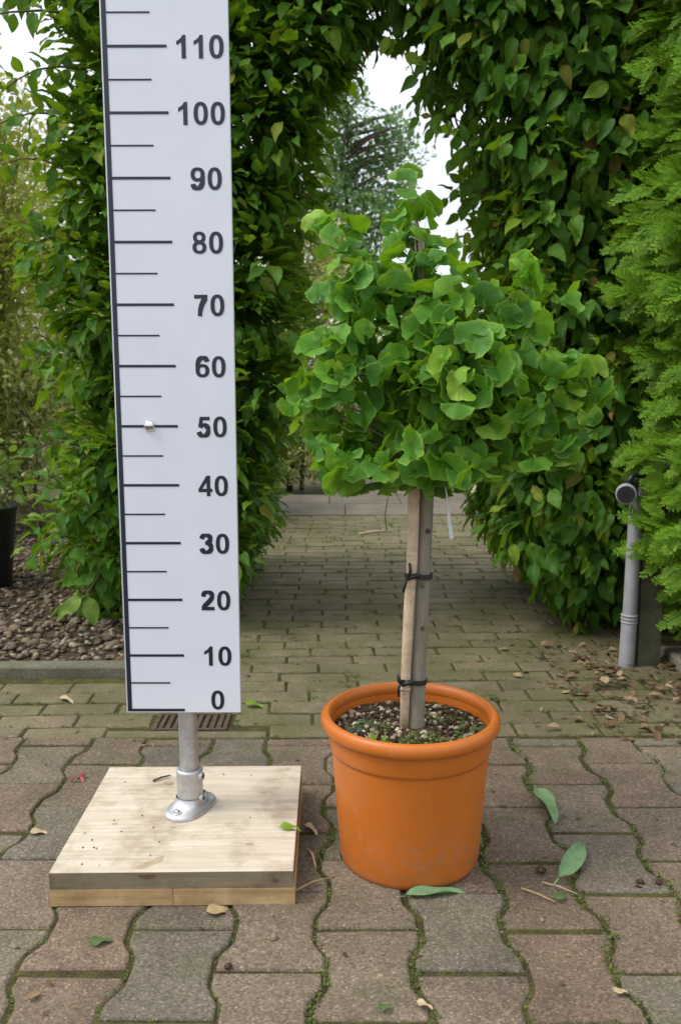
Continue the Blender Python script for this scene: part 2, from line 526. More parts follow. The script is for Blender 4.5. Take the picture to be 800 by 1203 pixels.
def bark_mat(name, a, b, sc=30):
    m, nt, n, L, bs, out = mat_new(name)
    pos = geo_pos(nt)
    mp = nt.nodes.new('ShaderNodeMapping'); L.new(pos, mp.inputs[0]); mp.inputs['Scale'].default_value = (1, 1, 0.3)
    n1 = noise(nt, sc, 6, 0.7, mp.outputs[0])
    r = ramp(nt, [(0.3, a), (0.7, b)]); L.new(n1.outputs[0], r.inputs[0])
    n2 = noise(nt, 12, 5, 0.7, pos)
    c = mixc(nt, math_n(nt, 'MULTIPLY', ramp_val(nt, n2.outputs[0], 0.5, 0.7), 0.6), r.outputs[0], (0.17, 0.175, 0.10))
    L.new(c, bs.inputs['Base Color']); bs.inputs['Roughness'].default_value = 0.85
    L.new(bump(nt, n1.outputs[0], 0.6, 0.003), bs.inputs['Normal'])
    return m
M['bark'] = bark_mat('ginkgo_bark', (0.14, 0.12, 0.085), (0.27, 0.24, 0.19), 40)
M['twig'] = bark_mat('twig_bark', (0.05, 0.035, 0.022), (0.10, 0.075, 0.05), 50)
M['cane'] = bark_mat('cane_bark', (0.16, 0.12, 0.05), (0.26, 0.20, 0.09), 40)

M['ginkgo'] = leaf_mat('ginkgo_leaf', [(0.0, (0.040, 0.150, 0.014)), (0.4, (0.070, 0.225, 0.020)), (0.75, (0.115, 0.300, 0.026)), (0.92, (0.19, 0.38, 0.035)), (1.0, (0.27, 0.45, 0.045))], 'fan', 0.30, (0.40, 0.68, 0.01), 0.45, 0.32, vein_amt=0.6)
M['hornbeam'] = leaf_mat('hornbeam_leaf', [(0.0, (0.038, 0.120, 0.011)), (0.5, (0.066, 0.180, 0.016)), (0.84, (0.110, 0.240, 0.022)), (0.94, (0.17, 0.27, 0.022)), (0.985, (0.25, 0.27, 0.04)), (1.0, (0.24, 0.13, 0.04))], 'pinnate', 0.32, (0.36, 0.58, 0.01), 0.50, 0.28, vein_amt=0.45)
M['thuja'] = leaf_mat('conifer_scale_foliage', [(0.0, (0.048, 0.14, 0.011)), (0.6, (0.085, 0.21, 0.015)), (1.0, (0.14, 0.28, 0.02))], None, 0.25, (0.30, 0.5, 0.02), 0.55, 0.22, tipc=(0.22, 0.40, 0.02))
M['olive'] = leaf_mat('olive_fine_leaf', [(0.0, (0.22, 0.28, 0.05)), (0.5, (0.33, 0.38, 0.07)), (1.0, (0.50, 0.50, 0.16))], None, 0.42, (0.5, 0.55, 0.06), 0.6, 0.2)
M['varieg'] = leaf_mat('variegated_leaf', [(0.0, (0.13, 0.20, 0.03)), (0.45, (0.24, 0.30, 0.05)), (0.75, (0.42, 0.45, 0.11)), (1.0, (0.62, 0.62, 0.36))], None, 0.3, (0.5, 0.5, 0.1), 0.5)
M['fern'] = leaf_mat('lime_leaf', [(0.0, (0.10, 0.20, 0.025)), (1.0, (0.16, 0.28, 0.04))], 'pinnate', 0.35, (0.35, 0.5, 0.04), 0.45)
M['fartree'] = leaf_mat('far_tree_leaf', [(0.0, (0.09, 0.19, 0.075)), (0.5, (0.13, 0.24, 0.09)), (1.0, (0.18, 0.29, 0.11))], None, 0.42, (0.3, 0.5, 0.15), 0.6)
M['moss'] = leaf_mat('moss_and_weed', [(0.0, (0.07, 0.095, 0.03)), (0.5, (0.115, 0.155, 0.05)), (0.85, (0.16, 0.205, 0.065)), (1.0, (0.27, 0.27, 0.06))], None, 0.15, (0.2, 0.3, 0.03), 0.7, 0.2)
M['litter'] = leaf_mat('dead_leaf', [(0.0, (0.07, 0.04, 0.022)), (0.4, (0.14, 0.085, 0.045)), (0.75, (0.24, 0.165, 0.095)), (1.0, (0.38, 0.29, 0.18))], 'pinnate', 0.12, (0.3, 0.18, 0.08), 0.75, 0.2)
M['willow'] = leaf_mat('fallen_green_leaf', [(0.0, (0.15, 0.27, 0.13)), (1.0, (0.20, 0.32, 0.15))], 'pinnate', 0.15, (0.2, 0.4, 0.08), 0.45, 0.4, vein_amt=0.08)
M['dryyellow'] = plain('dry_straw', (0.36, 0.27, 0.13), 0.7, 0, 60, 0.25)
M['palepetal'] = plain('pale_dry_leaf', (0.42, 0.33, 0.20), 0.75, 0, 60, 0.25)
M['redberry'] = plain('red_bract', (0.25, 0.02, 0.02), 0.5, 0, 60, 0.3)
M['brownbit'] = plain('brown_crumb', (0.05, 0.018, 0.012), 0.7, 0, 60, 0.3)

# ------------------------------------------------------------------ leaf templates (leaf lies along +Y, face +Z)
def t_ovate(rows=6, cols=5, width=0.30, fold=0.18, droop=0.25, twist=0.0, wav=0.0, pet=0.12, sharp=1.0):
    V = []; UV = []
    for i in range(rows + 1):
        s = i / rows
        wd = width * (sin(pi * s ** 0.78) ** 0.8) * (1 - 0.25 * s * sharp) if 0 < s < 1 else 0.004
        for j in range(cols):
            c = (j / (cols - 1)) * 2 - 1
            x = c * wd
            z = abs(c) * wd * fold * 2 - droop * s * s * 0.5 + wav * sin(9 * s + (2 if c > 0 else 0)) * abs(c) * 0.05
            x2 = x * cos(twist * s) - z * sin(twist * s); z2 = x * sin(twist * s) + z * cos(twist * s)
            V.append((x2, pet + s * (1 - 0.06 * droop), z2)); UV.append((c * 0.5 + 0.5, s))
    F = []
    for i in range(rows):
        for j in range(cols - 1):
            a = i * cols + j
            F.append((a, a + 1, a + cols + 1, a + cols))
    b = len(V)
    V += [(-0.008, 0, 0.01), (0.008, 0, 0.01), (0.008, pet + 0.02, 0.0), (-0.008, pet + 0.02, 0.0)]
    UV += [(0.5, 0), (0.5, 0), (0.5, 0.05), (0.5, 0.05)]
    F.append((b, b + 1, b + 2, b + 3))
    F = np.array(F); V = np.array(V); UV = np.array(UV)
    return V, F, UV[F.ravel()]

def t_fan(ang=150, na=14, nr=4, cup=0.25, ruff=0.06, notch=0.12, pet=0.7, bend=0.3, seed=0):
    """ginkgo leaf: long petiole along +Y, then a fan of radius 1"""
    r0 = random.Random(seed)
    ph = r0.uniform(0, 6)
    V = []; UV = []
    for i in range(nr + 1):
        q = i / nr
        for j in range(na + 1):
            u = j / na
            a = R(ang) * (u - 0.5)
            edge = 1 + 0.055 * sin(2 * pi * u * ang / 70 + ph) + 0.035 * sin(2 * pi * u * ang / 27 + ph * 2) - notch * math.exp(-((u - 0.5) / 0.035) ** 2) - 0.10 * abs(2 * u - 1) ** 4
            rr = 0.04 + 0.96 * q * (1 if i < nr else edge) if i < nr else edge
            if i == nr - 1: rr = q * (0.5 + 0.5 * edge)
            x = rr * sin(a); y = pet + rr * cos(a) * 0.92
            ruff_ = ruff * 0.62
            z = cup * 0.85 * rr * rr * (abs(sin(a)) ** 1.5) * 0.8 - bend * rr * rr * 0.5 + ruff_ * rr * rr * sin(5.2 * a + ph) * 1.2 + ruff_ * 0.35 * rr ** 3 * sin(11.0 * a + ph)
            V.append((x, y, z)); UV.append((u, q))
    F = []
    w_ = na + 1
    for i in range(nr):
        for j in range(na):
            a = i * w_ + j
            F.append((a + 1, a, a + w_, a + w_ + 1))
    b = len(V)
    pw = 0.022
    for k in range(4):
        s = k / 3
        V += [(-pw, s * (pet + 0.03), 0.10 * (1 - s) ** 2), (pw, s * (pet + 0.03), 0.10 * (1 - s) ** 2)]
        UV += [(0.0, 0.0), (0.0, 0.0)]
    for k in range(3):
        F.append((b + 2 * k, b + 2 * k + 1, b + 2 * k + 3, b + 2 * k + 2))
    F = np.array(F); V = np.array(V); UV = np.array(UV)
    return V, F, UV[F.ravel()]

def t_spray(npair=8, nsub=3, seed=0):
    """flat feathered conifer spray"""
    r0 = random.Random(seed)
    V = []; F = []; UV = []
    def quad(p, d, ln, wd, v0, v1, z0, z1):
        b = len(V); nx, ny = -d[1], d[0]
        V.extend([(p[0] + nx * wd, p[1] + ny * wd, z0), (p[0] - nx * wd, p[1] - ny * wd, z0),
                  (p[0] + d[0] * ln - nx * wd * 0.35, p[1] + d[1] * ln - ny * wd * 0.35, z1),
                  (p[0] + d[0] * ln + nx * wd * 0.35, p[1] + d[1] * ln + ny * wd * 0.35, z1)])
        UV.extend([(0, v0), (0, v0), (0, v1), (0, v1)])
        F.append((b, b + 1, b + 2, b + 3))
    def zz(y): return -0.22 * y * y
    for k in range(4):
        quad((0, k / 4), (0, 1), 0.26, 0.022, k / 4 * 0.6, (k + 1) / 4 * 0.6, zz(k / 4), zz((k + 1) / 4))
    for i in range(npair):
        s = 0.10 + 0.86 * i / npair
        ln = 0.36 * (1 - s) ** 0.75 * (0.6 + 0.8 * min(1, s * 4) * 0.5) + 0.05
        for sg in (-1, 1):
            a = R(r0.uniform(40, 58)); d = (sg * sin(a), cos(a)); l2 = ln * r0.uniform(0.8, 1.15)
            s2 = s + (0.05 if sg > 0 else 0)
            dz = r0.uniform(-0.06, 0.03)
            quad((0, s2), d, l2, 0.025, s * 0.5 + 0.1, 0.85 + 0.15 * s, zz(s2), zz(s2) + dz)
            for j in range(nsub):
                q = 0.22 + 0.72 * j / nsub
                for g in (-1, 1):
                    an = math.atan2(d[0], d[1]) + g * R(42); dd = (sin(an), cos(an))
                    quad((d[0] * l2 * q, s2 + d[1] * l2 * q), dd, l2 * 0.42 * (1 - q * 0.55), 0.024, 0.3 + 0.4 * q, 0.75 + 0.25 * q, zz(s2) + dz * q, zz(s2) + dz * q - 0.012)
    F = np.array(F); V = np.array(V); UV = np.array(UV)
    return V, F, UV[F.ravel()]

def t_blade():
    V = np.array([(-0.0, 0, 0), (0.11, 0.4, 0.02), (0, 1, -0.1), (-0.11, 0.4, 0.02)])
    F = np.array([(0, 1, 2, 3)]); UV = np.array([(0.5, 0), (1, 0.4), (0.5, 1), (0, 0.4)])
    return V, F, UV[F.ravel()]

def t_mini():
    """small round leaf, two quads folded"""
    V = np.array([(0, 0, 0), (0.3, 0.35, 0.07), (0.22, 0.75, 0.05), (0, 1, -0.06), (-0.22, 0.75, 0.05), (-0.3, 0.35, 0.07)])
    F = np.array([(0, 1, 2, 3), (0, 3, 4, 5)]); UV = np.array([(0.5, 0), (1, 0.35), (0.8, 0.75), (0.5, 1), (0.2, 0.75), (0, 0.35)])
    return V, F, UV[F.ravel()]

OV_HI = [t_ovate(7, 5, 0.30, 0.16, 0.35, 0.15, 1), t_ovate(7, 5, 0.27, 0.28, 0.55, -0.25, 1), t_ovate(7, 5, 0.32, 0.08, 0.18, 0.3, 1.4), t_ovate(7, 5, 0.29, 0.22, 0.8, 0.0, 1.2)]
OV_LO = [t_ovate(4, 3, 0.30, 0.16, 0.35), t_ovate(4, 3, 0.27, 0.28, 0.6), t_ovate(4, 3, 0.31, 0.08, 0.2)]
FAN = [t_fan(275, 26, 5, 0.40, 0.10, 0.05, 0.55, 0.15, 11), t_fan(235, 24, 5, 0.55, 0.13, 0.16, 0.6, 0.30, 12), t_fan(155, 20, 5, 0.35, 0.10, 0.14, 0.75, 0.35, 1),
       t_fan(185, 22, 5, 0.75, 0.12, 0.10, 0.7, 0.45, 2), t_fan(135, 18, 5, 0.25, 0.09, 0.30, 0.8, 0.2, 3), t_fan(205, 22, 5, 0.9, 0.14, 0.1, 0.65, 0.6, 4),
       t_fan(170, 20, 5, -0.35, 0.14, 0.06, 0.7, 0.8, 5), t_fan(125, 18, 5, 1.4, 0.07, 0.1, 0.75, 0.1, 6)]
SPRAY = [t_spray(8, 3, 1), t_spray(7, 3, 2), t_spray(9, 2, 3)]

def tm(name, T, mat):
    return [np_mesh(name, V, F, mat, U) for V, F, U in T]

def hidden_px(P):
    """rough image-space test: behind ruler / ginkgo crown / pot"""
    q, d = project(P)
    x, y = q[:, 0], q[:, 1]
    rul = (x > 120) & (x < 280) & (y < 836)
    crown = (((x - 530) / 185) ** 2 + ((y - 450) / 120) ** 2 < 1) | (((x - 490) / 110) ** 2 + ((y - 320) / 100) ** 2 < 1)
    out = (x < -15) | (x > 815) | (y < -15) | (y > 1215)
    return rul | crown | out

def rand_unit(n):
    v = rng.normal(size=(n, 3)); return v / np.linalg.norm(v, axis=1)[:, None]

# ================================================================== SETTING: ground and paving
g = MB(); g.box(-60, 60, -6, 120, -0.6, -0.10)
tag(g.build('ground', M['farground']), 'bare earth ground under the garden', None, None, 'structure')

# joint bed under all paving
jb = MB(); jb.box(-1.9, 1.6, -0.6, 2.445, -0.09, -0.0050); jb.box(-0.50, 1.05, 2.445, 6.05, -0.09, -0.0050)
paving = tag(jb.build('pavement', M['joint']), 'mossy joint bed of the paved path', None, None, 'structure')

ROT = -0.010
def prot(x, y): return x * cos(ROT) - (y - 1.2) * sin(ROT), 1.2 + x * sin(ROT) + (y - 1.2) * cos(ROT)

def behaton(cx, y0, y1, cut=None):
    """paver outline, wide ends at joints y0,y1 and a narrow waist"""
    ym = (y0 + y1) / 2; hl = (y1 - y0) / 2
    gap = 0.0024
    prof = [(1.0, .082), (0.74, .082), (0.66, .0800), (0.36, .0640), (0.27, .0622), (0.0, .0622)]
    right = [(w, t) for t, w in [(-a, b) for a, b in prof] + [(a, b) for a, b in reversed(prof[:-1])]]
    pts = []
    for w, t in right: pts.append((cx + w - gap, ym + t * (hl - gap)))
    for w, t in reversed(right): pts.append((cx - w + gap, ym + t * (hl - gap)))
    return pts

mesh_cache = {}
for k in range(-9, 13):
    cx = -0.392 + 0.144 * k
    off = 0.0 if k % 2 == 0 else 0.10
    for n_ in range(-4, 6):
        y0 = 1.16 + off + 0.20 * n_; y1 = y0 + 0.20
        if y0 >= 1.965 or y1 < 0.55: continue
        if abs(cx) > 0.55 + 0.5 * y1: continue
        clip = y1 > 2.0
        key = 'full' if not clip else 'cut%.3f' % y0
        if key not in mesh_cache:
            P = behaton(0, 0, 0.20)
            if clip: P = [(a, min(b, 2.0 - y0 - 0.003)) for a, b in P]
            # drop doubled points
            Q = []
            for p in P:
                if not Q or abs(p[0] - Q[-1][0]) + abs(p[1] - Q[-1][1]) > 1e-4: Q.append(p)
            if abs(Q[0][0] - Q[-1][0]) + abs(Q[0][1] - Q[-1][1]) < 1e-4: Q.pop()
            if clip:
                top = max(b for a, b in Q); xs = [a for a, b in Q if b >= top - 1e-5]
                Q = [q for q in Q if q[1] < top - 1e-5 or q[0] in (min(xs), max(xs))]
            mb = MB(); mb.prism(Q, -0.07, 0.0, 0.0042)
            mesh_cache[key] = pd_mesh('paver', mb.V, mb.F, M['paver'])
        X, Y = prot(cx, y0)
        right_wear = max(0.0, min(1.0, (cx + 0.1) * 2))
        o = link('paver', mesh_cache[key], paving, (X + random.uniform(-1, 1) * (0.0015 + 0.002 * right_wear), Y + random.uniform(-1, 1) * 0.002, random.uniform(-0.0025, 0.0015)))
        o.rotation_euler = (random.uniform(-1, 1) * 0.012, random.uniform(-1, 1) * 0.012, ROT + random.uniform(-1, 1) * 0.012)
        s = random.uniform(0.975, 0.992) - 0.012 * right_wear
        o.scale = (s, s if key == 'full' else 1, 1)

def brick_mesh(w_, h_, var):
    r0 = random.Random(var)
    n_ = 5
    P = []
    def j(a): return r0.uniform(-a, a)
    for i in range(n_): P.append((-w_ / 2 + w_ * i / n_ + (0.003 if i == 0 else 0), -h_ / 2 + j(0.0016)))
    P.append((w_ / 2 + j(.001), -h_ / 2 + 0.003))
    for i in range(n_): P.append((w_ / 2 - w_ * i / n_ - (0.003 if i == 0 else 0), h_ / 2 + j(0.0016)))
    P.append((-w_ / 2 + j(.001), h_ / 2 - 0.003))
    mb = MB(); mb.prism(P, -0.06, 0, 0.0042)
    return pd_mesh('paving_brick', mb.V, mb.F, M['brick'])
bmesh_v = [brick_mesh(0.1995, 0.0755, 100 + i) for i in range(6)]
far = MB()
y = 2.005; row = 0
GR = (-0.470, -0.278, 2.047, 2.164)       # drain grate footprint
while y < 5.5:
    yc = y + 0.0395
    if y < 2.40: x0, x1 = -1.75, 1.02
    else: x0, x1 = -0.46, 1.0
    x = x0 - (0.1 if row % 2 else 0) - random.uniform(0, 0.03)
    while x < x1:
        wv = random.uniform(0.194, 0.205)
        cx = x + wv / 2
        sl = 0.008 * math.sin(cx * 2.1) * (1 if y < 3 else 0.4)
        ok = True; half = False
        if row < 2 and cx + wv / 2 > GR[0] and cx - wv / 2 < GR[1]:      # bricks cut round the grate
            if row == 0: half = True
            elif cx < GR[0]: wv2 = GR[0] - 0.004 - (cx - wv / 2); cx = cx - wv / 2 + wv2 / 2
            elif cx + wv / 2 > GR[1] + 0.03: wv2 = cx + wv / 2 - GR[1] - 0.004; cx = cx + wv / 2 - wv2 / 2
            else: ok = False
            if row == 1 and ok and wv2 < 0.02: ok = False
        else: wv2 = wv
        if half: wv2 = wv
        if ok:
            zz = random.uniform(-0.0035, 0.002)
            if y < 3.45 and abs(cx) < 0.1 + 0.52 * y:
                o = link('paving_brick', random.choice(bmesh_v), paving, (cx, (yc + sl) if not half else 2.0245, zz))
                o.rotation_euler = (random.uniform(-1, 1) * 0.02, random.uniform(-1, 1) * 0.012, random.uniform(-1, 1) * 0.018)
                o.scale = (wv2 / 0.203, random.uniform(0.97, 1.02) * (0.50 if half else 1), 1)
            else:
                h2 = 0.0372; w2 = wv / 2 - 0.003
                P = [(cx - w2, yc + sl - h2), (cx + w2, yc + sl - h2 + random.uniform(-.001, .001)), (cx + w2, yc + sl + h2), (cx - w2, yc + sl + h2)]
                far.prism(P, -0.05, zz, 0.004)
        x += wv
    y += 0.0795; row += 1
fo = far.build('paving_bricks_far', M['brick'], paving); fo.name = 'distant_paving'; tag(fo, None, None, None, 'stuff')
slab_m = MB(); slab_m.prism([(-.248, -.248), (.248, -.248), (.248, .248), (-.248, .248)], -0.05, 0, 0.004)
slab_me = pd_mesh('paving_slab', slab_m.V, slab_m.F, M['slab'])
y = 5.8
sb = MB(); sb.box(-0.10, 1.0, 6.05, 11.4, -0.09, -0.0075)
slabbed = tag(sb.build('slab_path', M['joint']), 'joint bed of the far slab path', None, None, 'structure')
for r_ in range(11):
    for c_ in range(3):
        if r_ == 0 or (c_ == 0 and r_ > 1): continue
        link('paving_slab', slab_me, slabbed, (-0.33 + c_ * 0.503, 5.80 + r_ * 0.503, random.uniform(-.002, .002)))
for c_ in range(3):
    link('paving_slab', slab_me, paving, (-0.22 + c_ * 0.503, 5.795, random.uniform(-.002, .002)))

# pebble bed left and gravel right rear
bed = MB(); bed.box(-3.2, -0.50, 2.50, 6.4, -0.095, -0.004)
pebbles = tag(bed.build('pebble_bed', M['earth']), 'earth bed strewn with river pebbles', None, None, 'structure')
rb = MB(); rb.box(1.05, 3.2, 1.2, 6.4, -0.095, -0.002)
tag(rb.build('planting_bed', M['earth']), 'earth bed under the right hedges', None, None, 'structure')
gb = MB(); gb.box(1.01, 4.2, 6.42, 11.4, -0.095, -0.006)
gravelbed = tag(gb.build('gravel_bed', M['palegravel']), 'pale gravel beside the far path', None, None, 'structure')

def stone_tmpl(seed):
    r0 = np.random.default_rng(seed)
    V = []; F = []
    nl, na = 4, 7
    ph = r0.uniform(0, 6, 4)
    V.append((0, 0, -1))
    for i in range(1, nl):
        th = pi * i / nl
        for k in range(na):
            a = 2 * pi * (k + 0.5 * (i % 2)) / na
            rr = 1 + 0.13 * sin(2 * a + ph[0]) + 0.08 * sin(3 * a + ph[1]) + 0.05 * r0.normal()
            V.append((rr * sin(th) * cos(a), rr * sin(th) * sin(a), -cos(th)))
    V.append((0, 0, 1))
    T = len(V) - 1
    for k in range(na):
        F.append((0, 1 + (k + 1) % na, 1 + k, 1 + k))
        F.append((T, 1 + (nl - 2) * na + k, 1 + (nl - 2) * na + (k + 1) % na, 1 + (nl - 2) * na + (k + 1) % na))
    for i in range(nl - 2):
        for k in range(na):
            a = 1 + i * na; F.append((a + k, a + (k + 1) % na, a + na + (k + 1) % na, a + na + k))
    tris = []
    for f in F:
        f = list(dict.fromkeys(f))
        for q in range(1, len(f) - 1): tris.append((f[0], f[q], f[q + 1]))
    F = np.array(tris); V = np.array(V, float)
    return V, F, np.zeros((F.size, 2))
STONE = [stone_tmpl(s) for s in range(5)]

def flat_frames(n, tilt=0.25):
    a = rng.uniform(0, 2 * pi, n)
    T = np.stack([np.cos(a), np.sin(a), rng.normal(0, tilt, n)], 1)
    N = np.stack([rng.normal(0, tilt, n), rng.normal(0, tilt, n), np.ones(n)], 1)
    return frames(T, N)

def scatter_stones(n, sampler, smin, smax, flat=0.55):
    P = sampler(n)
    RM = flat_frames(len(P), 0.2)
    S = smin + (smax - smin) * rng.random(len(P)) ** 2
    RM = RM * np.array([1.0, 1.35, flat])[None, None, :]
    return P, RM, S

def box_sampler(x0, x1, y0, y1, z):
    return lambda n: np.stack([rng.uniform(x0, x1, n), rng.uniform(y0, y1, n), np.full(n, z) + rng.uniform(-0.004, 0.006, n)], 1)

P, RM, S = scatter_stones(230, box_sampler(-1.45, -0.53, 2.53, 3.05, 0.006), 0.008, 0.020)
pm = tm('pebble', STONE, M['pebble'])
singles('pebble', pm, rng.integers(0, 5, len(P)), RM, P, S, pebbles)
P, RM, S = scatter_stones(8500, box_sampler(-2.9, -0.52, 2.52, 5.6, 0.000), 0.006, 0.016)
o = bake('small_pebbles', STONE, rng.integers(0, 5, len(P)), RM, P, S, M['pebble'], pebbles); o.name = 'pebble_cover'; tag(o, kind='stuff')
P, RM, S = scatter_stones(6000, box_sampler(1.02, 2.6, 6.45, 9.5, 0.0), 0.010, 0.024)
o = bake('gravel_cover', STONE, rng.integers(0, 5, len(P)), RM, P, S, M['palegravel'], gravelbed); tag(o, kind='stuff')

n = 900
P = np.stack([rng.uniform(-1.7, -0.53, n), rng.uniform(2.53, 4.2, n), rng.uniform(0.008, 0.02, n)], 1)
o = bake('bed_litter', [t_blade(), t_mini()] + OV_LO, rng.integers(0, 5, n), flat_frames(n, 0.35), P, rng.uniform(0.008, 0.03, n), M['litter'], pebbles); tag(o, kind='stuff')
# kerbs
def kerb(name, x0, x1, y0, y1, z1, label, along='X'):
    root = empty(name, ((x0 + x1) / 2, (y0 + y1) / 2, -0.09), label, 'kerb')
    ln = (x1 - x0) if along == 'X' else (y1 - y0)
    n_ = max(1, int(round(ln / 1.0)))
    for i in range(n_):
        a = i / n_; b = (i + 1) / n_
        if along == 'X': P = [(x0 + ln * a + .003, y0), (x0 + ln * b - .003, y0), (x0 + ln * b - .003, y1), (x0 + ln * a + .003, y1)]
        else: P = [(x0, y0 + ln * a + .003), (x1, y0 + ln * a + .003), (x1, y0 + ln * b - .003), (x0, y0 + ln * b - .003)]
        cx, cy = root.location.x, root.location.y
        mb = MB(); mb.prism([(p - cx, q - cy) for p, q in P], 0.0, 0.09 + z1, 0.008)
        mb.build('kerb_stone', M['kerb'], root)
kerb('concrete_kerb', -2.45, -0.50, 2.455, 2.512, 0.030, 'low concrete kerb in front of the pebble bed, behind the ruler')
kerb('mossy_kerb', 0.985, 1.05, 1.45, 2.62, 0.035, 'mossy kerb stone at the foot of the conifer on the right', 'Y')

# ================================================================== hornbeam arch hedges
def interp(z, tab):
    zs = [t[0] for t in tab]; xs = [t[1] for t in tab]
    return np.interp(z, zs, xs)
XL = [(0, -.47), (.15, -.42), (.35, -.33), (.6, -.24), (1.0, -.21), (1.5, -.17), (1.75, -.10), (1.95, .00), (2.08, .10), (2.18, .5)]
XR = [(0, .88), (.10, .80), (.22, .60), (.35, .55), (.6, .54), (1.0, .58), (1.45, .58), (1.75, .47), (1.95, .36), (2.10, .22), (2.18, -.3)]
def lump(p, s=1.0):
    x, y_, z = p[:, 0], p[:, 1], p[:, 2]
    return s * (0.045 * np.sin(8.3 * x + 1.3 * np.sin(5 * z)) * np.sin(7.1 * z + 2 * x + 1) + 0.03 * np.sin(17 * x + 3 + 4 * y_) * np.sin(15 * z + 1.7) + 0.02 * np.sin(31 * z + 11 * x))
def sdf_left(p):
    x, y_, z = p[:, 0], p[:, 1], p[:, 2]
    jamb = x - np.minimum(interp(z, XL), 0.17)
    left = interp(z, [(0, -.93), (.25, -1.00), (.6, -.92), (1.3, -.93), (1.7, -.90), (1.9, -.83), (2.3, -.85)]) - x
    front = interp(z, [(0, 3.05), (.3, 2.92), (1, 2.90), (2, 2.86), (3, 2.86)]) - y_
    back = y_ - interp(z, [(0, 4.1), (1.6, 3.9), (1.9, 3.5), (3, 3.4)])
    return np.maximum.reduce([jamb, left, front, back, 0.06 - z, z - 2.95]) + lump(p)
def sdf_right(p):
    x, y_, z = p[:, 0], p[:, 1], p[:, 2]
    jamb = np.maximum(interp(z, XR), 0.15) - x
    right = x - 1.75
    front = interp(z, [(0, 2.93), (.3, 2.74), (1, 2.78), (2, 2.76), (3, 2.74)]) - y_ + 0.10 * np.clip((0.75 - x) / 0.4, 0, 1)
    back = y_ - interp(z, [(0, 3.75), (1.6, 3.65), (1.9, 3.45), (3, 3.4)])
    return np.maximum.reduce([jamb, right, front, back, 0.04 - z, z - 2.95]) + lump(p + 3.0)

def grad(sdf, P, e=0.02):
    G = np.zeros_like(P)
    for a in range(3):
        d = np.zeros(3); d[a] = e
        G[:, a] = sdf(P + d) - sdf(P - d)
    return G / (np.linalg.norm(G, axis=1)[:, None] + 1e-9)

def sample_sdf(sdf, lo, hi, n, d0, d1):
    out = []; c = 0
    while c < n:
        P = rng.uniform(lo, hi, (n * 4, 3))
        s = sdf(P)
        k = P[(s > d0) & (s < d1)]
        out.append(k); c += len(k)
    return np.concatenate(out)[:n]

def hedge(name, sdf, lo, hi, nshell, ndeep, label, tip, nrm, trunks, smin=0.045, smax=0.086):
    base = (trunks[0][0], trunks[0][1], 0.0)
    root = empty(name, base, label, 'hedge')
    for tx, ty, th in trunks:
        mb = MB()
        pts = [(tx - base[0] + 0.02 * sin(i * 1.7), ty - base[1] + 0.02 * cos(i * 2.1), th * i / 7) for i in range(8)]
        mb.tube(pts, [0.026 * (1 - 0.09 * i) for i in range(8)], 8)
        mb.build('trunk', M['twig'], root, smooth=True)
    # branches
    mb = MB()
    BP = sample_sdf(sdf, lo, hi, 170, -0.30, -0.03)
    for q in BP:
        t0 = min(trunks, key=lambda t: abs(t[0] - q[0]) + abs(t[1] - q[1]))
        z0 = max(0.05, min(t0[2], q[2] - random.uniform(0.1, 0.4)))
        a = Vector((t0[0] - base[0], t0[1] - base[1], z0)); b = Vector((q[0] - base[0], q[1] - base[1], q[2]))
        m_ = (a + b) / 2 + Vector((random.uniform(-.05, .05), random.uniform(-.05, .05), random.uniform(-.06, .06)))
        mb.tube([a, m_, b], [0.008, 0.005, 0.002], 4, cap=False)
    o = mb.build('twigs', M['twig'], root, smooth=True); o.name = 'branchwork'; tag(o, kind='stuff')
    def place(n, d0, d1):
        P = sample_sdf(sdf, lo, hi, n, d0, d1)
        G = grad(sdf, P)
        T = G * tip[0] + np.array([0, 0, tip[1]]) + rand_unit(n) * tip[2]
        N = G * nrm[0] + np.array([0, 0, nrm[1]]) + rand_unit(n) * nrm[2]
        RM = frames(T, N)
        S = rng.uniform(smin, smax, n) * (1 - 0.35 * (rng.random(n) < 0.25))
        return P, G, RM, S
    P, G, RM, S = place(nshell, -0.075, 0.03)
    view = CAM - P; dist = np.linalg.norm(view, axis=1); view /= dist[:, None]
    score = S / dist * np.abs((RM[:, :, 2] * view).sum(1)) + 0.010 * (G * view).sum(1) + 0.08 * np.minimum(sdf(P), 0.02)
    score[hidden_px(P)] = -9
    order = np.argsort(-score)
    a, b = order[:300], order[300:]
    me = tm('leaf', OV_HI, M['hornbeam'])
    singles('leaf', me, rng.integers(0, 4, 300), RM[a], P[a], S[a], root, base)
    o = bake('leaves', OV_HI, rng.integers(0, 4, len(b)), RM[b], P[b], S[b], M['hornbeam'], root, base); o.name = 'foliage'; tag(o, kind='stuff')
    P, G, RM, S = place(ndeep, -0.60, -0.06)
    o = bake('leaves', OV_LO, rng.integers(0, 3, len(P)), RM, P, S * 1.35, M['hornbeam'], root, base); o.name = 'inner_foliage'; tag(o, kind='stuff')
    return root

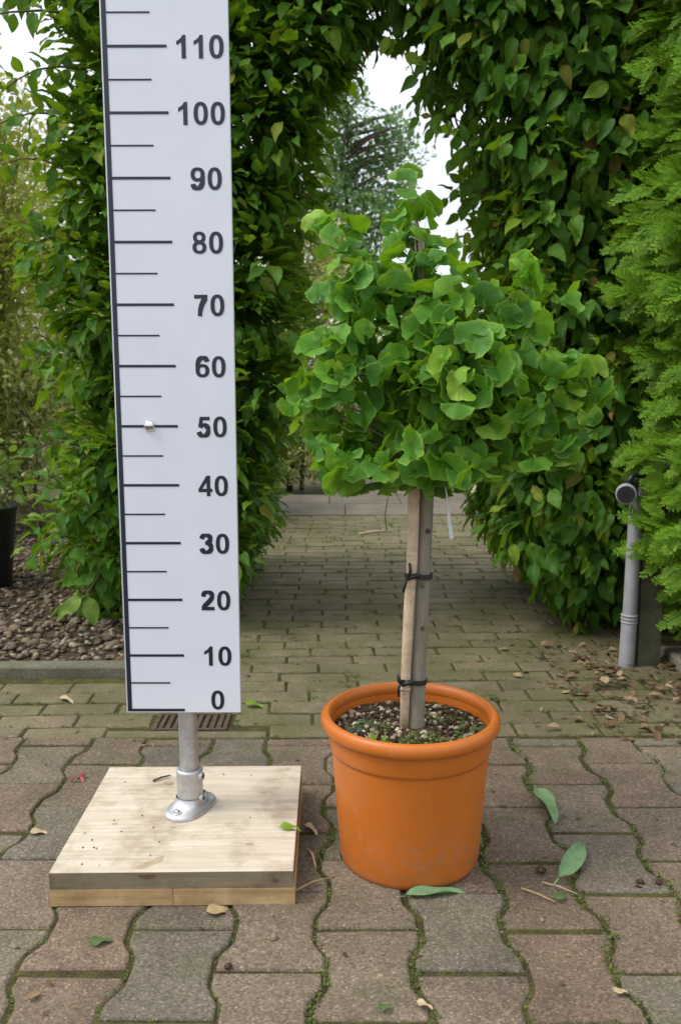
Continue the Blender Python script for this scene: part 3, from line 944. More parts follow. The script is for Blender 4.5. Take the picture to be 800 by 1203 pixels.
hedge('hornbeam_hedge', sdf_left, (-1.35, 2.7, 0.0), (0.3, 4.3, 3.0), 9500, 18000,
      'green hornbeam hedge pillar rising behind the white ruler, left side of the arch',
      (0.95, -0.08, 0.50), (0.25, 1.05, 0.42), [(-0.75, 3.45, 2.6), (-0.55, 3.75, 2.6), (-0.88, 3.8, 2.5)])
def sprigs(root, specs, per, smin=.05, smax=.085):
    """thin twigs with loose leaves that stick out of a hedge"""
    bL = np.array(root.location)
    OP, OT = [], []
    for (x0, z0, x1, z1, yy) in specs:
        mb = MB()
        f = lambda t: Vector((x0 + (x1 - x0) * t, yy - 0.03 * sin(3 * t), z0 + (z1 - z0) * t + 0.03 * sin(pi * t)))
        mb.tube([f(t) - Vector(bL) for t in (0, .25, .5, .75, 1)], [.0045, .0038, .003, .0022, .0012], 6)
        mb.build('overhanging_branch', M['twig'], root, smooth=True)
        for k in range(per):
            t = (k + 0.5) / per
            OP.append(tuple(f(t))); sg = 1 if x1 > x0 else -1
            OT.append((0.5 * sg + random.uniform(-.5, .5), random.uniform(-.7, .5), (0.5 if k % 2 else -0.8) + random.uniform(-.3, .3)))
    OP = np.array(OP); OT = np.array(OT)
    o = bake('leaves', OV_HI, rng.integers(0, 4, len(OP)), frames(OT, rand_unit(len(OP)) * 0.6 + [0, -0.6, 0.6]), OP, rng.uniform(smin, smax, len(OP)), M['hornbeam'], root, bL)
    o.name = 'overhanging_foliage'; tag(o, kind='stuff')
rootL = [o for o in col.objects if o.name.startswith('hornbeam_hedge')][0]
sprigs(rootL, ((-0.80, 1.97, -1.24, 1.90, 2.92), (-0.82, 2.10, -1.22, 2.16, 3.0), (-0.84, 1.70, -1.16, 1.66, 3.05), (-0.84, 1.5, -1.08, 1.55, 3.0), (-0.82, 2.3, -1.15, 2.42, 3.1), (-0.80, 1.82, -1.08, 1.74, 2.95), (-0.80, 2.0, -1.05, 2.05, 3.0), (-0.84, 1.3, -1.06, 1.28, 3.05), (-0.85, .9, -1.08, .92, 3.1), (-0.85, .6, -1.05, .62, 3.05)), 15)
sprigs(rootL, ((-.05, 1.98, .06, 1.80, 3.0), (.02, 2.08, .13, 1.93, 3.1), (-.12, 1.7, -.02, 1.60, 3.2), (-.14, 1.45, -.05, 1.40, 3.1), (.1, 2.12, .19, 1.98, 3.0)), 9, .045, .075)
# a pair of large low leaves at the front foot of the hedge
P_ = np.array([(-0.835, 2.80, 0.155), (-0.825, 2.80, 0.160)]); bL = np.array(rootL.location)
M['bigleaf'] = leaf_mat('pale_hornbeam_leaf', [(0.0, (0.12, 0.22, 0.03)), (1.0, (0.15, 0.25, 0.04))], 'pinnate', 0.25, (0.3, 0.5, 0.03), 0.55, 0.25, vein_amt=0.4)
singles('leaf', tm('leaf', [OV_HI[2], OV_HI[0]], M['bigleaf']), [0, 1], frames(np.array([(-0.75, -0.2, -0.55), (0.22, -0.25, -0.9)]), np.array([(0, -.8, .6), (0.1, -1, .3)])), P_, np.array([.092, .100]), rootL, bL)
mb = MB(); mb.tube([Vector((-0.80, 3.15, 0.22)) - Vector(bL), Vector((-0.82, 2.95, 0.20)) - Vector(bL), Vector((-0.83, 2.80, 0.157)) - Vector(bL)], [.004, .003, .0015], 6); mb.build('overhanging_branch', M['twig'], rootL, smooth=True)
hedge('hornbeam_hedge', sdf_right, (0.0, 2.6, 0.0), (1.95, 4.2, 3.0), 10500, 20000,
      'dark green hornbeam hedge on the right side of the arch, behind the ginkgo',
      (0.45, -0.50, 0.50), (0.75, 0.60, 0.45), [(0.98, 3.3, 2.6), (1.25, 3.5, 2.6), (0.85, 3.65, 2.5)], 0.048, 0.090)

rootR = [o for o in col.objects if o.name.startswith('hornbeam_hedge')][1]
sprigs(rootR, ((.42, 1.95, .24, 1.78, 2.95), (.48, 1.78, .30, 1.66, 3.05), (.52, 1.62, .36, 1.55, 3.0), (.56, 1.48, .40, 1.40, 3.1), (.36, 2.05, .22, 1.95, 2.9), (.58, 1.35, .44, 1.30, 3.1), (.50, 1.72, .36, 1.78, 3.2), (.30, 2.1, .12, 1.99, 3.05), (.60, 1.42, .42, 1.46, 3.2), (.55, 1.55, .38, 1.48, 3.25), (.46, 1.9, .30, 1.86, 3.2), (.62, 1.28, .46, 1.38, 3.3), (.40, 2.0, .26, 1.70, 3.1), (.2, 2.14, .16, 1.90, 2.95)), 11, .045, .08)

# ================================================================== ginkgo in its pot
PX, PY = 0.121, 1.479
pot_l = 'orange terracotta coloured plastic pot holding the ginkgo, beside the wooden base'
pot = empty('plant_pot', (PX, PY, 0.0), pot_l, 'pot')
mb = MB()
prof = [(0.0, 0.014), (0.108, 0.014), (0.111, 0.004), (0.118, 0.0), (0.1225, 0.004), (0.1245, 0.012), (0.1275, 0.06), (0.1335, 0.14), (0.1385, 0.202), (0.1388, 0.205), (0.1412, 0.207), (0.1425, 0.212), (0.1450, 0.248), (0.1440, 0.252), (0.139, 0.250), (0.137, 0.235), (0.130, 0.12), (0.0, 0.10)]
mb.lathe(prof, 72)
b_ = mb.build('body', M['pot'], pot); autosmooth(b_, 50)
mb = MB()
rp = []
for i in range(21):
    a = -pi * 0.62 + (pi * 1.75) * i / 20
    rp.append((0.1475 + 0.0098 * cos(a), 0.2565 + 0.0135 * sin(a)))
mb.lathe(rp, 80)
mb.build('rim', M['pot'], pot, smooth=True)
for a in (-0.55, 0.9, 2.2, 3.4, 4.2):
    mb = MB()
    a -= pi / 2 - 0.55
    p0 = Vector((cos(a), sin(a), 0)); t0 = Vector((-sin(a), cos(a), 0))
    V = []
    for s_ in (-0.011, 0.011):
        for z in (0.0006, 0.0048):
            V.append(p0 * 0.1242 + t0 * s_ + Vector((0, 0, z)))
    mb.add(V, [(0, 2, 3, 1)])
    V2 = [v - p0 * 0.004 for v in V]
    mb.V = []; mb.F = []
    mb.add(V + V2, [(0, 2, 3, 1), (4, 5, 7, 6), (0, 1, 5, 4), (2, 6, 7, 3), (0, 4, 6, 2), (1, 3, 7, 5)])
    mb.build('drainage_notch', M['dark'], pot)

# soil with grit, moss and seedlings
SZ = 0.2345
mb = MB()
Vv = []; Ff = []
nr_, na_ = 9, 40
Vv.append((0, 0, 0.004))
for i in range(1, nr_ + 1):
    for k in range(na_):
        a = 2 * pi * k / na_; r_ = 0.137 * i / nr_
        Vv.append((r_ * cos(a), r_ * sin(a), 0.004 * sin(31 * r_ * cos(a) + 1) * cos(27 * r_ * sin(a)) + random.uniform(-.0015, .0015)))
for k in range(na_): Ff.append((0, 1 + k, 1 + (k + 1) % na_))
for i in range(nr_ - 1):
    for k in range(na_):
        Ff.append((1 + i * na_ + k, 1 + (i + 1) * na_ + k, 1 + (i + 1) * na_ + (k + 1) % na_, 1 + i * na_ + (k + 1) % na_))
mb.add(Vv, Ff)
soil = mb.build('potting_soil', M['soil'], None, (PX, PY, SZ), True)
tag(soil, 'dark potting soil with grit filling the orange pot', 'soil', None, 'stuff')
def disk(n, r):
    a = rng.uniform(0, 2 * pi, n); q = r * np.sqrt(rng.random(n)); return np.stack([q * np.cos(a), q * np.sin(a), np.full(n, 0.003)], 1)
P, RM, S = scatter_stones(150, lambda n: disk(n, 0.128), 0.0028, 0.0068, 0.75)
singles('grit_stone', tm('grit_stone', STONE, M['whitestone']), rng.integers(0, 5, 150), RM, P, S, soil)
P, RM, S = scatter_stones(1500, lambda n: disk(n, 0.133), 0.0014, 0.0036, 0.8)
o = bake('fine_grit', STONE, rng.integers(0, 5, len(P)), RM, P, S, M['soil'], soil); tag(o, kind='stuff')
P, RM, S = scatter_stones(500, lambda n: disk(n, 0.133), 0.0012, 0.0026, 0.8)
o = bake('pale_grit', STONE, rng.integers(0, 5, len(P)), RM, P, S, M['whitestone'], soil); tag(o, kind='stuff')

MINI = [t_mini(), t_blade()]
def tuft(n, cx, cy, cz, rx, ry, rz, smin, smax, up=0.6):
    """dome of tiny leaves"""
    a = rng.uniform(0, 2 * pi, n); q = np.sqrt(rng.random(n))
    P = np.stack([cx + rx * q * np.cos(a), cy + ry * q * np.sin(a), cz + rz * np.sqrt(np.maximum(0, 1 - q * q)) * rng.uniform(0.4, 1, n)], 1)
    T = np.stack([np.cos(a) * q, np.sin(a) * q, np.full(n, up)], 1) + rand_unit(n) * 0.7
    N = np.array([0, 0, 1.0]) + rand_unit(n) * 0.7
    return P, frames(T, N), rng.uniform(smin, smax, n)
def cat(L): return [np.concatenate([l[i] for l in L]) for i in range(3)]
P, RM, S = cat([tuft(420, 0.016, -0.062, 0.0, 0.036, 0.028, 0.020, .003, .007), tuft(300, -0.06, 0.0, 0.0, 0.03, 0.03, 0.006, .003, .006), tuft(260, 0.050, -0.072, 0.0, 0.024, 0.022, 0.011, .003, .006), tuft(200, -0.01, -0.075, 0.0, 0.018, 0.016, 0.010, .003, .006), tuft(200, 0.075, 0.03, 0, 0.03, 0.02, 0.008, .003, .006), tuft(160, 0.03, 0.05, 0, 0.03, 0.02, 0.008, .003, .006)])
o = bake('moss_cushion', MINI, rng.integers(0, 2, len(P)), RM, P, S, M['moss'], soil); tag(o, kind='stuff')
def seedling(x, y_, z, n, s, mat, label, name='weed_seedling', parts=True, r=None, group='weed seedlings'):
    root = empty(name, (x, y_, z), label, 'weed', group)
    r = r or s
    P, RM, S = tuft(n, 0, 0, 0.002, r * 0.7, r * 0.7, r * 0.45, s * 0.7, s * 1.2, 0.35)
    singles('leaf', tm('leaf', [OV_LO[0], OV_LO[2]], mat), rng.integers(0, 2, n), RM, P, S, root)
    mb = MB(); mb.tube([(0, 0, -0.004), (0, 0, r * 0.35)], [0.0016, 0.0008], 5); mb.build('stem', mat, root)
    return root
M['weed'] = leaf_mat('weed_leaf', [(0.0, (0.06, 0.12, 0.04)), (1.0, (0.10, 0.18, 0.05))], 'pinnate', 0.25, (0.2, 0.4, 0.05), 0.5)
M['weedblue'] = leaf_mat('bluish_weed_leaf', [(0.0, (0.07, 0.12, 0.075)), (1.0, (0.11, 0.17, 0.10))], 'pinnate', 0.2, (0.2, 0.35, 0.1), 0.5)
M['weedlime'] = leaf_mat('lime_weed_leaf', [(0.0, (0.18, 0.32, 0.03)), (1.0, (0.25, 0.40, 0.04))], 'pinnate', 0.3, (0.4, 0.6, 0.05), 0.5)
seedling(PX - 0.098, PY - 0.035, SZ, 10, 0.016, M['weedblue'], 'small bluish weed at the left edge of the soil in the orange pot', r=0.016)
seedling(PX - 0.075, PY + 0.010, SZ, 9, 0.015, M['weedblue'], 'small bluish weed in the pot soil, nearer the stake', r=0.016)
seedling(PX - 0.060, PY - 0.070, SZ, 8, 0.014, M['weedlime'], 'tiny lime green seedling at the front left of the pot soil', r=0.013)
seedling(PX + 0.098, PY - 0.030, SZ, 26, 0.015, M['weed'], 'bushy green weed at the right edge of the soil in the orange pot', r=0.026)

# ginkgo tree
TX, TY = 0.1315, 1.488
gk = empty('ginkgo_tree', (TX, TY, SZ), 'small grafted ginkgo tree with a fan leaved crown, growing in the orange pot', 'tree')
trunk_pts = [(0.0, 0, -0.02), (0.001, 0, 0.03), (0.004, 0.001, 0.10), (0.009, 0.002, 0.2), (0.012, 0.003, 0.3), (0.0155, 0.003, 0.40), (0.017, 0.002, 0.47), (0.013, 0.0, 0.56), (0.010, -0.004, 0.66), (0.006, -0.012, 0.76), (0.000, -0.010, 0.83), (-0.010, 0.000, 0.89), (-0.018, 0.008, 0.93)]
trunk_r = [0.0165, 0.0150, 0.0132, 0.0126, 0.0122, 0.0120, 0.0122, 0.011, 0.0075, 0.0050, 0.0040, 0.0028, 0.0016]
mb = MB(); 
fine_p, fine_r = [], []
for i in range(len(trunk_pts) - 1):
    for k in range(4):
        t = k / 4
        a, b = trunk_pts[i], trunk_pts[i + 1]
        fine_p.append(tuple(a[q] + (b[q] - a[q]) * t + (random.uniform(-.0005, .0005) if q < 2 else 0) for q in range(3)))
        fine_r.append((trunk_r[i] + (trunk_r[i + 1] - trunk_r[i]) * t) * random.uniform(0.97, 1.03))
fine_p.append(trunk_pts[-1]); fine_r.append(trunk_r[-1])
mb.tube(fine_p, fine_r, 14)
tr = mb.build('trunk', M['bark'], gk, smooth=True)
for z, a in ((0.355, -1.2), (0.185, -1.4), (0.26, -1.9)):       # pruned buds
    mb = MB()
    xx = np.interp(z, [p[2] for p in trunk_pts], [p[0] for p in trunk_pts])
    mb.tube([(xx + 0.009 * cos(a), 0.009 * sin(a), z), (xx + 0.0145 * cos(a), 0.0145 * sin(a), z + 0.001)], [0.0048, 0.0034], 8)
    mb.build('bud_scar', M['twig'], tr)

ELL = [  # px centre x,y, radii in px  (crown lobes)
    (480, 266, 26, 56, 32), (398, 287, 26, 22, 30), (500, 335, 46, 48, 50), (430, 345, 42, 44, 48), (634, 334, 28, 30, 36), (588, 372, 46, 40, 55), (525, 430, 98, 88, 95),
    (405, 425, 52, 48, 58), (378, 470, 32, 36, 45), (415, 525, 42, 44, 60), (658, 462, 46, 46, 55), (612, 500, 66, 40, 70), (490, 536, 98, 30, 85), (545, 465, 110, 72, 100)]
PXM = FPX / 1.48
def px_to_w(x, y_):
    c, s = cos(PITCH), sin(PITCH)
    a = (x - 400) / FPX; b = -(y_ - 601.5) / FPX
    r = np.array([a, c + b * s, -s + b * c]); t = TY / r[1]
    return np.array([r[0] * t, TY, 0.844 + r[2] * t])
ell = []
for cx, cy, rx, rz, ry in ELL:
    ell.append((px_to_w(cx, cy), np.array([rx, ry, rz]) * 1.06 / PXM))
def crown_d(P):
    return np.min([np.linalg.norm((P - c) / r, axis=1) for c, r in ell], axis=0)   # <1 inside
def crown_sdf(P):
    return np.min([(np.linalg.norm((P - c) / r, axis=1) - 1) * r.min() for c, r in ell], axis=0)
lo = np.min([c - r for c, r in ell], axis=0); hi = np.max([c + r for c, r in ell], axis=0)
CC = px_to_w(510, 420)
def crown_leaves(n, d0, d1, mind):
    C = sample_sdf(crown_sdf, lo, hi, n * 6, d0, d1)
    keep = []
    for p in C:
        if len(keep) >= n: break
        if keep and np.min(np.linalg.norm(np.array(keep) - p, axis=1)) < mind: continue
        keep.append(p)
    P = np.array(keep)
    G = grad(crown_sdf, P, 0.01)
    return P, G
C0, CG = crown_leaves(430, -0.034, 0.010, 0.0185)
Pl, Tl, Nl = [], [], []
for c0, g0 in zip(C0, CG):
    relz = (c0[2] - CC[2]) / 0.25
    A = g0 * np.array([0.9, 0.9, 0.6]) + np.array([0, 0, 0.65 * np.clip(relz, -0.7, 1.2) + 0.08]) + rand_unit(1)[0] * 0.35
    A /= np.linalg.norm(A)
    r1 = np.cross(A, [0.3, 0.2, 0.9]); r1 /= np.linalg.norm(r1); r2 = np.cross(A, r1)
    for q in range(random.choice((1, 2, 2, 3, 3))):
        an = random.uniform(0, 2 * pi)
        rad = r1 * cos(an) + r2 * sin(an)
        t_ = A * random.uniform(0.25, 1.1) + rad * random.uniform(0.4, 1.1) + np.array([0, 0, -0.38 if relz < -0.2 else 0.25]) + rand_unit(1)[0] * 0.25
        n_v = A * random.uniform(0.5, 1.1) - rad * random.uniform(0.0, 1.0) + np.array([0, -0.15, 0.30]) + rand_unit(1)[0] * 0.45
        Pl.append(c0 + rad * random.uniform(0.0, 0.022) + A * random.uniform(-0.018, 0.016)); Tl.append(t_); Nl.append(n_v)
P = np.array(Pl); T = np.array(Tl); N = np.array(Nl); n = len(P)
G = grad(crown_sdf, P, 0.01)
RMg = frames(T, N)
Sg = rng.uniform(0.021, 0.035, n) * np.where(rng.random(n) < 0.2, 0.72, 1)
Pb = P - RMg[:, :, 1] * (Sg * 1.0)[:, None]           # petiole base: the blade ends up near the sampled point
view = CAM - P; dist = np.linalg.norm(view, axis=1); view /= dist[:, None]
score = (G * view).sum(1) * 0.5 + Sg * 8 + crown_sdf(P) * 6 + 0.15 * np.abs((RMg[:, :, 2] * view).sum(1))
order = np.argsort(-score); a, b = order[:300], order[300:]
gm = tm('leaf', FAN, M['ginkgo'])
wh = rng.choice(8, n, p=[.16, .16, .18, .16, .10, .10, .08, .06])
base = np.array([TX, TY, SZ])
singles('leaf', gm, wh[a], RMg[a], Pb[a], Sg[a], gk, base)
o = bake('leaves', FAN, wh[b], RMg[b], Pb[b], Sg[b], M['ginkgo'], gk, base); o.name = 'foliage'; tag(o, kind='stuff')
P, G = crown_leaves(460, -0.12, -0.045, 0.018)
n = len(P)
T = G * 0.6 + np.array([0, 0, 0.25]) + rand_unit(n) * 0.6
N = G * 0.6 + np.array([0, 0, 0.6]) + rand_unit(n) * 0.6
RM = frames(T, N); S = rng.uniform(0.026, 0.038, n)
o = bake('leaves', FAN, rng.integers(0, 8, n), RM, P - RM[:, :, 1] * (S)[:, None], S, M['ginkgo'], gk, base); o.name = 'inner_foliage'; tag(o, kind='stuff')
# branches
tops = [np.array(p) + base for p in trunk_pts]
for ci, (c, r) in enumerate(ell):
    for k in range(3):
        tgt = c + rand_unit(1)[0] * r * 0.4 + np.array([0, 0.012, -0.008])
        zb = np.clip(tgt[2] - SZ - random.uniform(0.04, 0.14), 0.46, 0.86)
        xb = np.interp(zb, [p[2] for p in trunk_pts], [p[0] for p in trunk_pts])
        yb = np.interp(zb, [p[2] for p in trunk_pts], [p[1] for p in trunk_pts])
        a0 = Vector((xb, yb, zb)); b0 = Vector(tgt - base); m0 = (a0 + b0) / 2 + Vector((0, 0, 0.02)) + Vector(rand_unit(1)[0] * 0.012)
        mb = MB(); mb.tube([a0, (a0 + m0) / 2 + Vector((0, 0, .006)), m0, (m0 + b0) / 2, b0], [0.0040, 0.0032, 0.0024, 0.0018, 0.0011], 7)
        mb.build('branch', M['bark'], gk, smooth=True)

# stake and ties
stk = empty('wooden_stake', (PX - 0.011, 1.480, SZ), 'peeled pale wooden stake tied to the left of the ginkgo trunk', 'stake')
sp = [(0.0, 0, -0.02), (0.002, 0, 0.06), (0.004, 0.0, 0.13), (0.0075, 0.0, 0.22), (0.0125, 0.0, 0.30), (0.014, 0.0, 0.38), (0.0155, 0.001, 0.47), (0.017, 0.002, 0.52)]
mb = MB(); mb.tube(sp, [0.0080, 0.0084, 0.0088, 0.0092, 0.0096, 0.0100, 0.0100, 0.0095], 12)
mb.build('pole', M['stake'], stk, smooth=True)
for z, xo in ((0.315, 0.0127), (0.075, 0.0022)):
    mb = MB(); mb.tube([(xo, 0, z - 0.0025), (xo, 0, z), (xo, 0, z + 0.0025)], [0.0094, 0.0106, 0.0098], 12); mb.build('node_ring', M['stake'], stk, smooth=True)
mb = MB(); mb.tube([(0.0025 - 0.003, -0.0088, 0.092), (0.0025 - 0.003, -0.0106, 0.092)], [0.003, 0.002], 7); mb.build('knot', M['knot'], stk)

def tie(zw, label, tails):
    xs = PX - 0.011 + np.interp(zw - SZ, [p[2] for p in sp], [p[0] for p in sp]); xt = TX + np.interp(zw - SZ, [p[2] for p in trunk_pts], [p[0] for p in trunk_pts])
    root = empty('plant_tie', (xs, 1.48, zw), label, 'tie')
    rs, rt = 0.0102, 0.0145
    dx = xt - xs; dy = TY - 1.48
    pts = []
    for k in range(10):
        a = pi / 2 + pi * k / 9; pts.append((rs * cos(a), rs * sin(a), 0.001))
    for k in range(10):
        a = -pi / 2 + pi * k / 9; pts.append((dx + rt * cos(a), dy + rt * sin(a), -0.002))
    pts.append(pts[0])
    mb = MB()
    h_ = 0.0043
    V = []; F = []
    for i, p in enumerate(pts):
        cxx, cyy = (0, 0) if i < 10 or i == 20 else (dx, dy)
        d = Vector((p[0] - cxx, p[1] - cyy, 0)).normalized() * 0.0016
        V += [(p[0], p[1], p[2] - h_), (p[0], p[1], p[2] + h_), (p[0] + d.x, p[1] + d.y, p[2] + h_), (p[0] + d.x, p[1] + d.y, p[2] - h_)]
    for i in range(len(pts) - 1):
        for k in range(4):
            F.append((i * 4 + k, (i + 1) * 4 + k, (i + 1) * 4 + (k + 1) % 4, i * 4 + (k + 1) % 4))
    mb.add(V, F); mb.build('strap', M['tie'], root)
    mb = MB()
    mb.tube([(-0.007, -0.011, -0.004), (0.001, -0.014, 0.001), (0.008, -0.013, 0.003), (0.014, -0.010, 0.0)], [0.003, 0.0048, 0.0042, 0.002], 7); mb.build('knot', M['tie'], root, smooth=True)
    for t in tails:
        mb = MB(); mb.tube(t, [0.0030, 0.0029, 0.0024], 6); mb.build('tail', M['tie'], root, smooth=True)
tie(0.512, 'black rubber tie with upright tail, upper of two round stake and trunk', [[(-0.004, -0.013, 0), (-0.003, -0.015, 0.012), (-0.004, -0.014, 0.025)], [(-0.008, -0.012, 0), (-0.011, -0.014, -0.012), (-0.0145, -0.014, -0.026)]])
tie(0.323, 'black rubber tie just above the pot rim, lower of two round stake and trunk', [[(-0.009, -0.010, 0), (-0.013, -0.012, 0.004), (-0.0145, -0.012, 0.016)], [(-0.010, -0.011, 0), (-0.013, -0.012, -0.010), (-0.0125, -0.012, -0.024)]])

# plastic tag hanging from the trunk
tg = empty('plant_tag', (0.1635, 1.47, 0.672), 'thin white plastic plant tag hanging at the right of the trunk under the crown', 'tag')
mb = MB()
cl = [(-0.010, 0.012, 0.012), (0.006, 0.0, 0.012), (0.0135, -0.002, -0.008), (0.0175, -0.002, -0.035), (0.0195, -0.003, -0.060), (0.0245, -0.004, -0.093)]
wd = [0.0008, 0.0009, 0.0011, 0.0018, 0.0030, 0.0036]
V = []; F = []
for p, h_ in zip(cl, wd):
    V += [(p[0] - h_, p[1], p[2]), (p[0] + h_, p[1], p[2]), (p[0] + h_, p[1] + 0.0008, p[2]), (p[0] - h_, p[1] + 0.0008, p[2])]
for i in range(len(cl) - 1):
    for k in range(4): F.append((i * 4 + k, i * 4 + (k + 1) % 4, (i + 1) * 4 + (k + 1) % 4, (i + 1) * 4 + k))
F += [(0, 3, 2, 1), tuple(len(V) - 4 + q for q in range(4))]
mb.add(V, F); mb.build('strip', M['tag'], tg)
mb = MB(); mb.tube([(-0.010, 0.012, 0.012), (-0.02, 0.012, 0.016), (-0.03, 0.004, 0.016)], 0.0012, 5); mb.build('loop', M['tag'], tg)

# ================================================================== wooden base with ruler
BX, BY, BW, BYAW, BT = -0.2768, 1.5159, 0.3948, 0.0093, 0.0613
bs_ = empty('timber_plinth', (BX, BY, 0.0015), 'square base of pale timber boards carrying the ruler post', 'base')
bs_.rotation_euler = (0, 0, BYAW)
hb = BW / 2
def plank(name, x0, x1, y0, y1, z0, z1, mat, ch=0.0014):
    cx, cy = (x0 + x1) / 2, (y0 + y1) / 2
    mb = MB(); mb.prism([(x0 - cx, y0 - cy), (x1 - cx, y0 - cy), (x1 - cx, y1 - cy), (x0 - cx, y1 - cy)], 0, z1 - z0, ch)
    return mb.build(name, mat, bs_, (cx, cy, z0))
zt = BT - 0.0015
zm = 0.0300
plank('bottom_plank', -hb - 0.001, 0.0008, -hb + 0.001, hb - 0.002, 0, zm, M['wood_low'])
plank('bottom_plank', 0.0016, hb + 0.001, -hb + 0.0005, hb - 0.002, 0, zm - 0.0004, M['wood_low'])
ys = [-hb, -hb + 0.128, -hb + 0.292, hb]
for i in range(3):
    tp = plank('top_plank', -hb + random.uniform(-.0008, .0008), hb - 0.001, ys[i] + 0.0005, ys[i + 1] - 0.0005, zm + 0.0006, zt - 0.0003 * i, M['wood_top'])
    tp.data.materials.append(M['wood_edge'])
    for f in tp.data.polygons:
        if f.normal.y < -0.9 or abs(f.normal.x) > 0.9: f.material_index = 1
# knots on the front edge and a grain scar on top
def disc(mb, c, rx, rz, ax='y', n_=14):
    V = []
    for k in range(n_):
        a = 2 * pi * k / n_; jr = 1 + 0.12 * sin(3 * a)
        if ax == 'y': V.append((c[0] + rx * cos(a) * jr, c[1], c[2] + rz * sin(a) * jr))
        else: V.append((c[0] + rx * cos(a) * jr, c[1] + rz * sin(a) * jr, c[2]))
    mb.add(V, [tuple(range(n_))])
for (x, z, rx, rz) in ((-0.040, 0.052, 0.014, 0.0035), (0.166, 0.043, 0.005, 0.004)):
    mb = MB(); disc(mb, (x, -hb - 0.0004, z), rx, rz); mb.build('knot', M['knot'], bs_)
M['scar'] = wood_mat('grain_scar', (0.42, 0.345, 0.235), (0.33, 0.26, 0.17))
mb = MB(); mb.add([(-0.064, -0.186, zt + 0.0003), (-0.050, -0.190, zt + 0.0003), (-0.020, -0.166, zt + 0.0003), (-0.022, -0.150, zt + 0.0003), (-0.030, -0.155, zt + 0.0003)], [(0, 1, 2, 3, 4)]); mb.build('grain_scar', M['scar'], bs_)
for (x, y_, rx, ry) in ((-0.062, 0.118, 0.010, 0.006), (0.118, -0.115, 0.007, 0.004), (-0.13, -0.04, 0.005, 0.003)):
    mb = MB(); disc(mb, (x, y_, zt + 0.0003), rx, ry, 'z'); mb.build('knot', M['scar'], bs_)

# flange and post
FX, FY = -0.2800, 1.5330
ZB = BT
post = empty('ruler_post', (FX, FY, ZB), 'galvanised steel post with flanged foot bolted to the timber base', 'post')
mb = MB()
n_ = 36
dirv = Vector((0.42, 0.91, 0)).normalized(); per = Vector((-dirv.y, dirv.x, 0))
def ov(rl, rw, off=0):
    pts = []
    for k in range(n_):
        a = 2 * pi * k / n_
        c_, s_ = cos(a), sin(a)
        # stadium-ish oval
        u = rl * (abs(c_) ** 0.85) * (1 if c_ > 0 else -1); v = rw * (abs(s_) ** 0.8) * (1 if s_ > 0 else -1)
        p = dirv * u + per * v
        pts.append((p.x, p.y))
    return pts
rings = [(ov(.058, .036), 0.0), (ov(.058, .036), 0.0045), (ov(.056, .0345), 0.0075), (ov(.050, .0305), 0.0095), (ov(.036, .0275), 0.0115), (ov(.0285, .026), 0.017), (ov(.0252, .0245), 0.026)]
V = []; F = []
for P_, z in rings: V += [(a, b, z) for a, b in P_]
for r_ in range(len(rings) - 1):
    for k in range(n_):
        k2 = (k + 1) % n_
        F.append((r_ * n_ + k, r_ * n_ + k2, (r_ + 1) * n_ + k2, (r_ + 1) * n_ + k))
mb.add(V, F)
mb.build('flange', M['galv'], post, smooth=True)
mb = MB(); mb.lathe([(0.0245, 0.020), (0.0238, 0.03), (0.0236, 0.070), (0.0242, 0.073), (0.0240, 0.077), (0.0215, 0.0785), (0.018, 0.0785)], 32)
mb.build('socket', M['galv'], post, smooth=True)
for z in (0.066, 0.024):
    mb = MB()
    d = Vector((0.93, -0.36, 0)).normalized()
    mb.tube([d * 0.018 + Vector((0, 0, z)), d * 0.027 + Vector((0, 0, z)), d * 0.0285 + Vector((0, 0, z))], [0.0082, 0.0078, 0.0064], 16)
    o = mb.build('screw_boss', M['galv'], post); autosmooth(o, 50)
    mb = MB(); mb.tube([d * 0.0284 + Vector((0, 0, z)), d * 0.0287 + Vector((0, 0, z))], [0.004, 0.0036], 6); mb.build('grub_screw', M['dark'], post)
for sg in (-1, 1):
    p = dirv * (0.042 * sg)
    mb = MB(); mb.lathe([(0.0092, 0.0085), (0.0092, 0.0112), (0.0085, 0.0120), (0.0, 0.0122)], 20, (p.x, p.y, 0)); mb.build('washer', M['galv'], post, smooth=False)
    mb = MB(); mb.lathe([(0.0052, 0.012), (0.0052, 0.0145), (0.0035, 0.0160), (0.0, 0.0164)], 6, (p.x, p.y, 0)); mb.build('bolt', M['chrome'], post)
mb = MB(); mb.tube([(0, 0, 0.02), (0, 0, 1.18)], 0.0172, 28)
o = mb.build('tube', M['galv'], post); autosmooth(o, 50)

# ruler panel
RX, RY, RZ = -0.3780, 1.4862, 0.2698
ruler = empty('measuring_ruler', (RX, RY, RZ), 'tall white measuring board with navy centimetre marks from 0 to 110', 'ruler')
ruler.rotation_euler = (0, 0.0029, -0.0047)
H0, H1, RWD = -0.0042, 1.190, 0.2000
TH = 0.006
# pole clamps behind the panel
mb = MB(); mb.box(0, RWD, 0, TH, H0, H1); mb.build('panel', M['white'], ruler)
mb = MB(); mb.box(-0.0012, -0.0001, 0.0004, TH + 0.001, H0, H1); mb.box(RWD + 0.0001, RWD + 0.0012, 0.0004, TH + 0.001, H0, H1); mb.build('edge_trim', M['alu'], ruler)
for z in (0.06, 0.502, 1.0):
    mb = MB(); mb.box(0.060, 0.140, TH + 0.0005, 0.0302, z - 0.016, z + 0.016); mb.build('mounting_clamp', M['galv'], ruler)
ZP = -0.0006
def flat_rect(name, x0, x1, z0, z1, parent=ruler, yy=ZP):
    mb = MB(); mb.box(x0, x1, yy, -0.00008, z0, z1); return mb.build(name, M['ink'], parent)
flat_rect('border_bar', 0.0012, 0.0088, 0.0026, H1 - 0.001)
flat_rect('tick_mark', 0.0012, 0.1020, -0.0024, 0.0024)
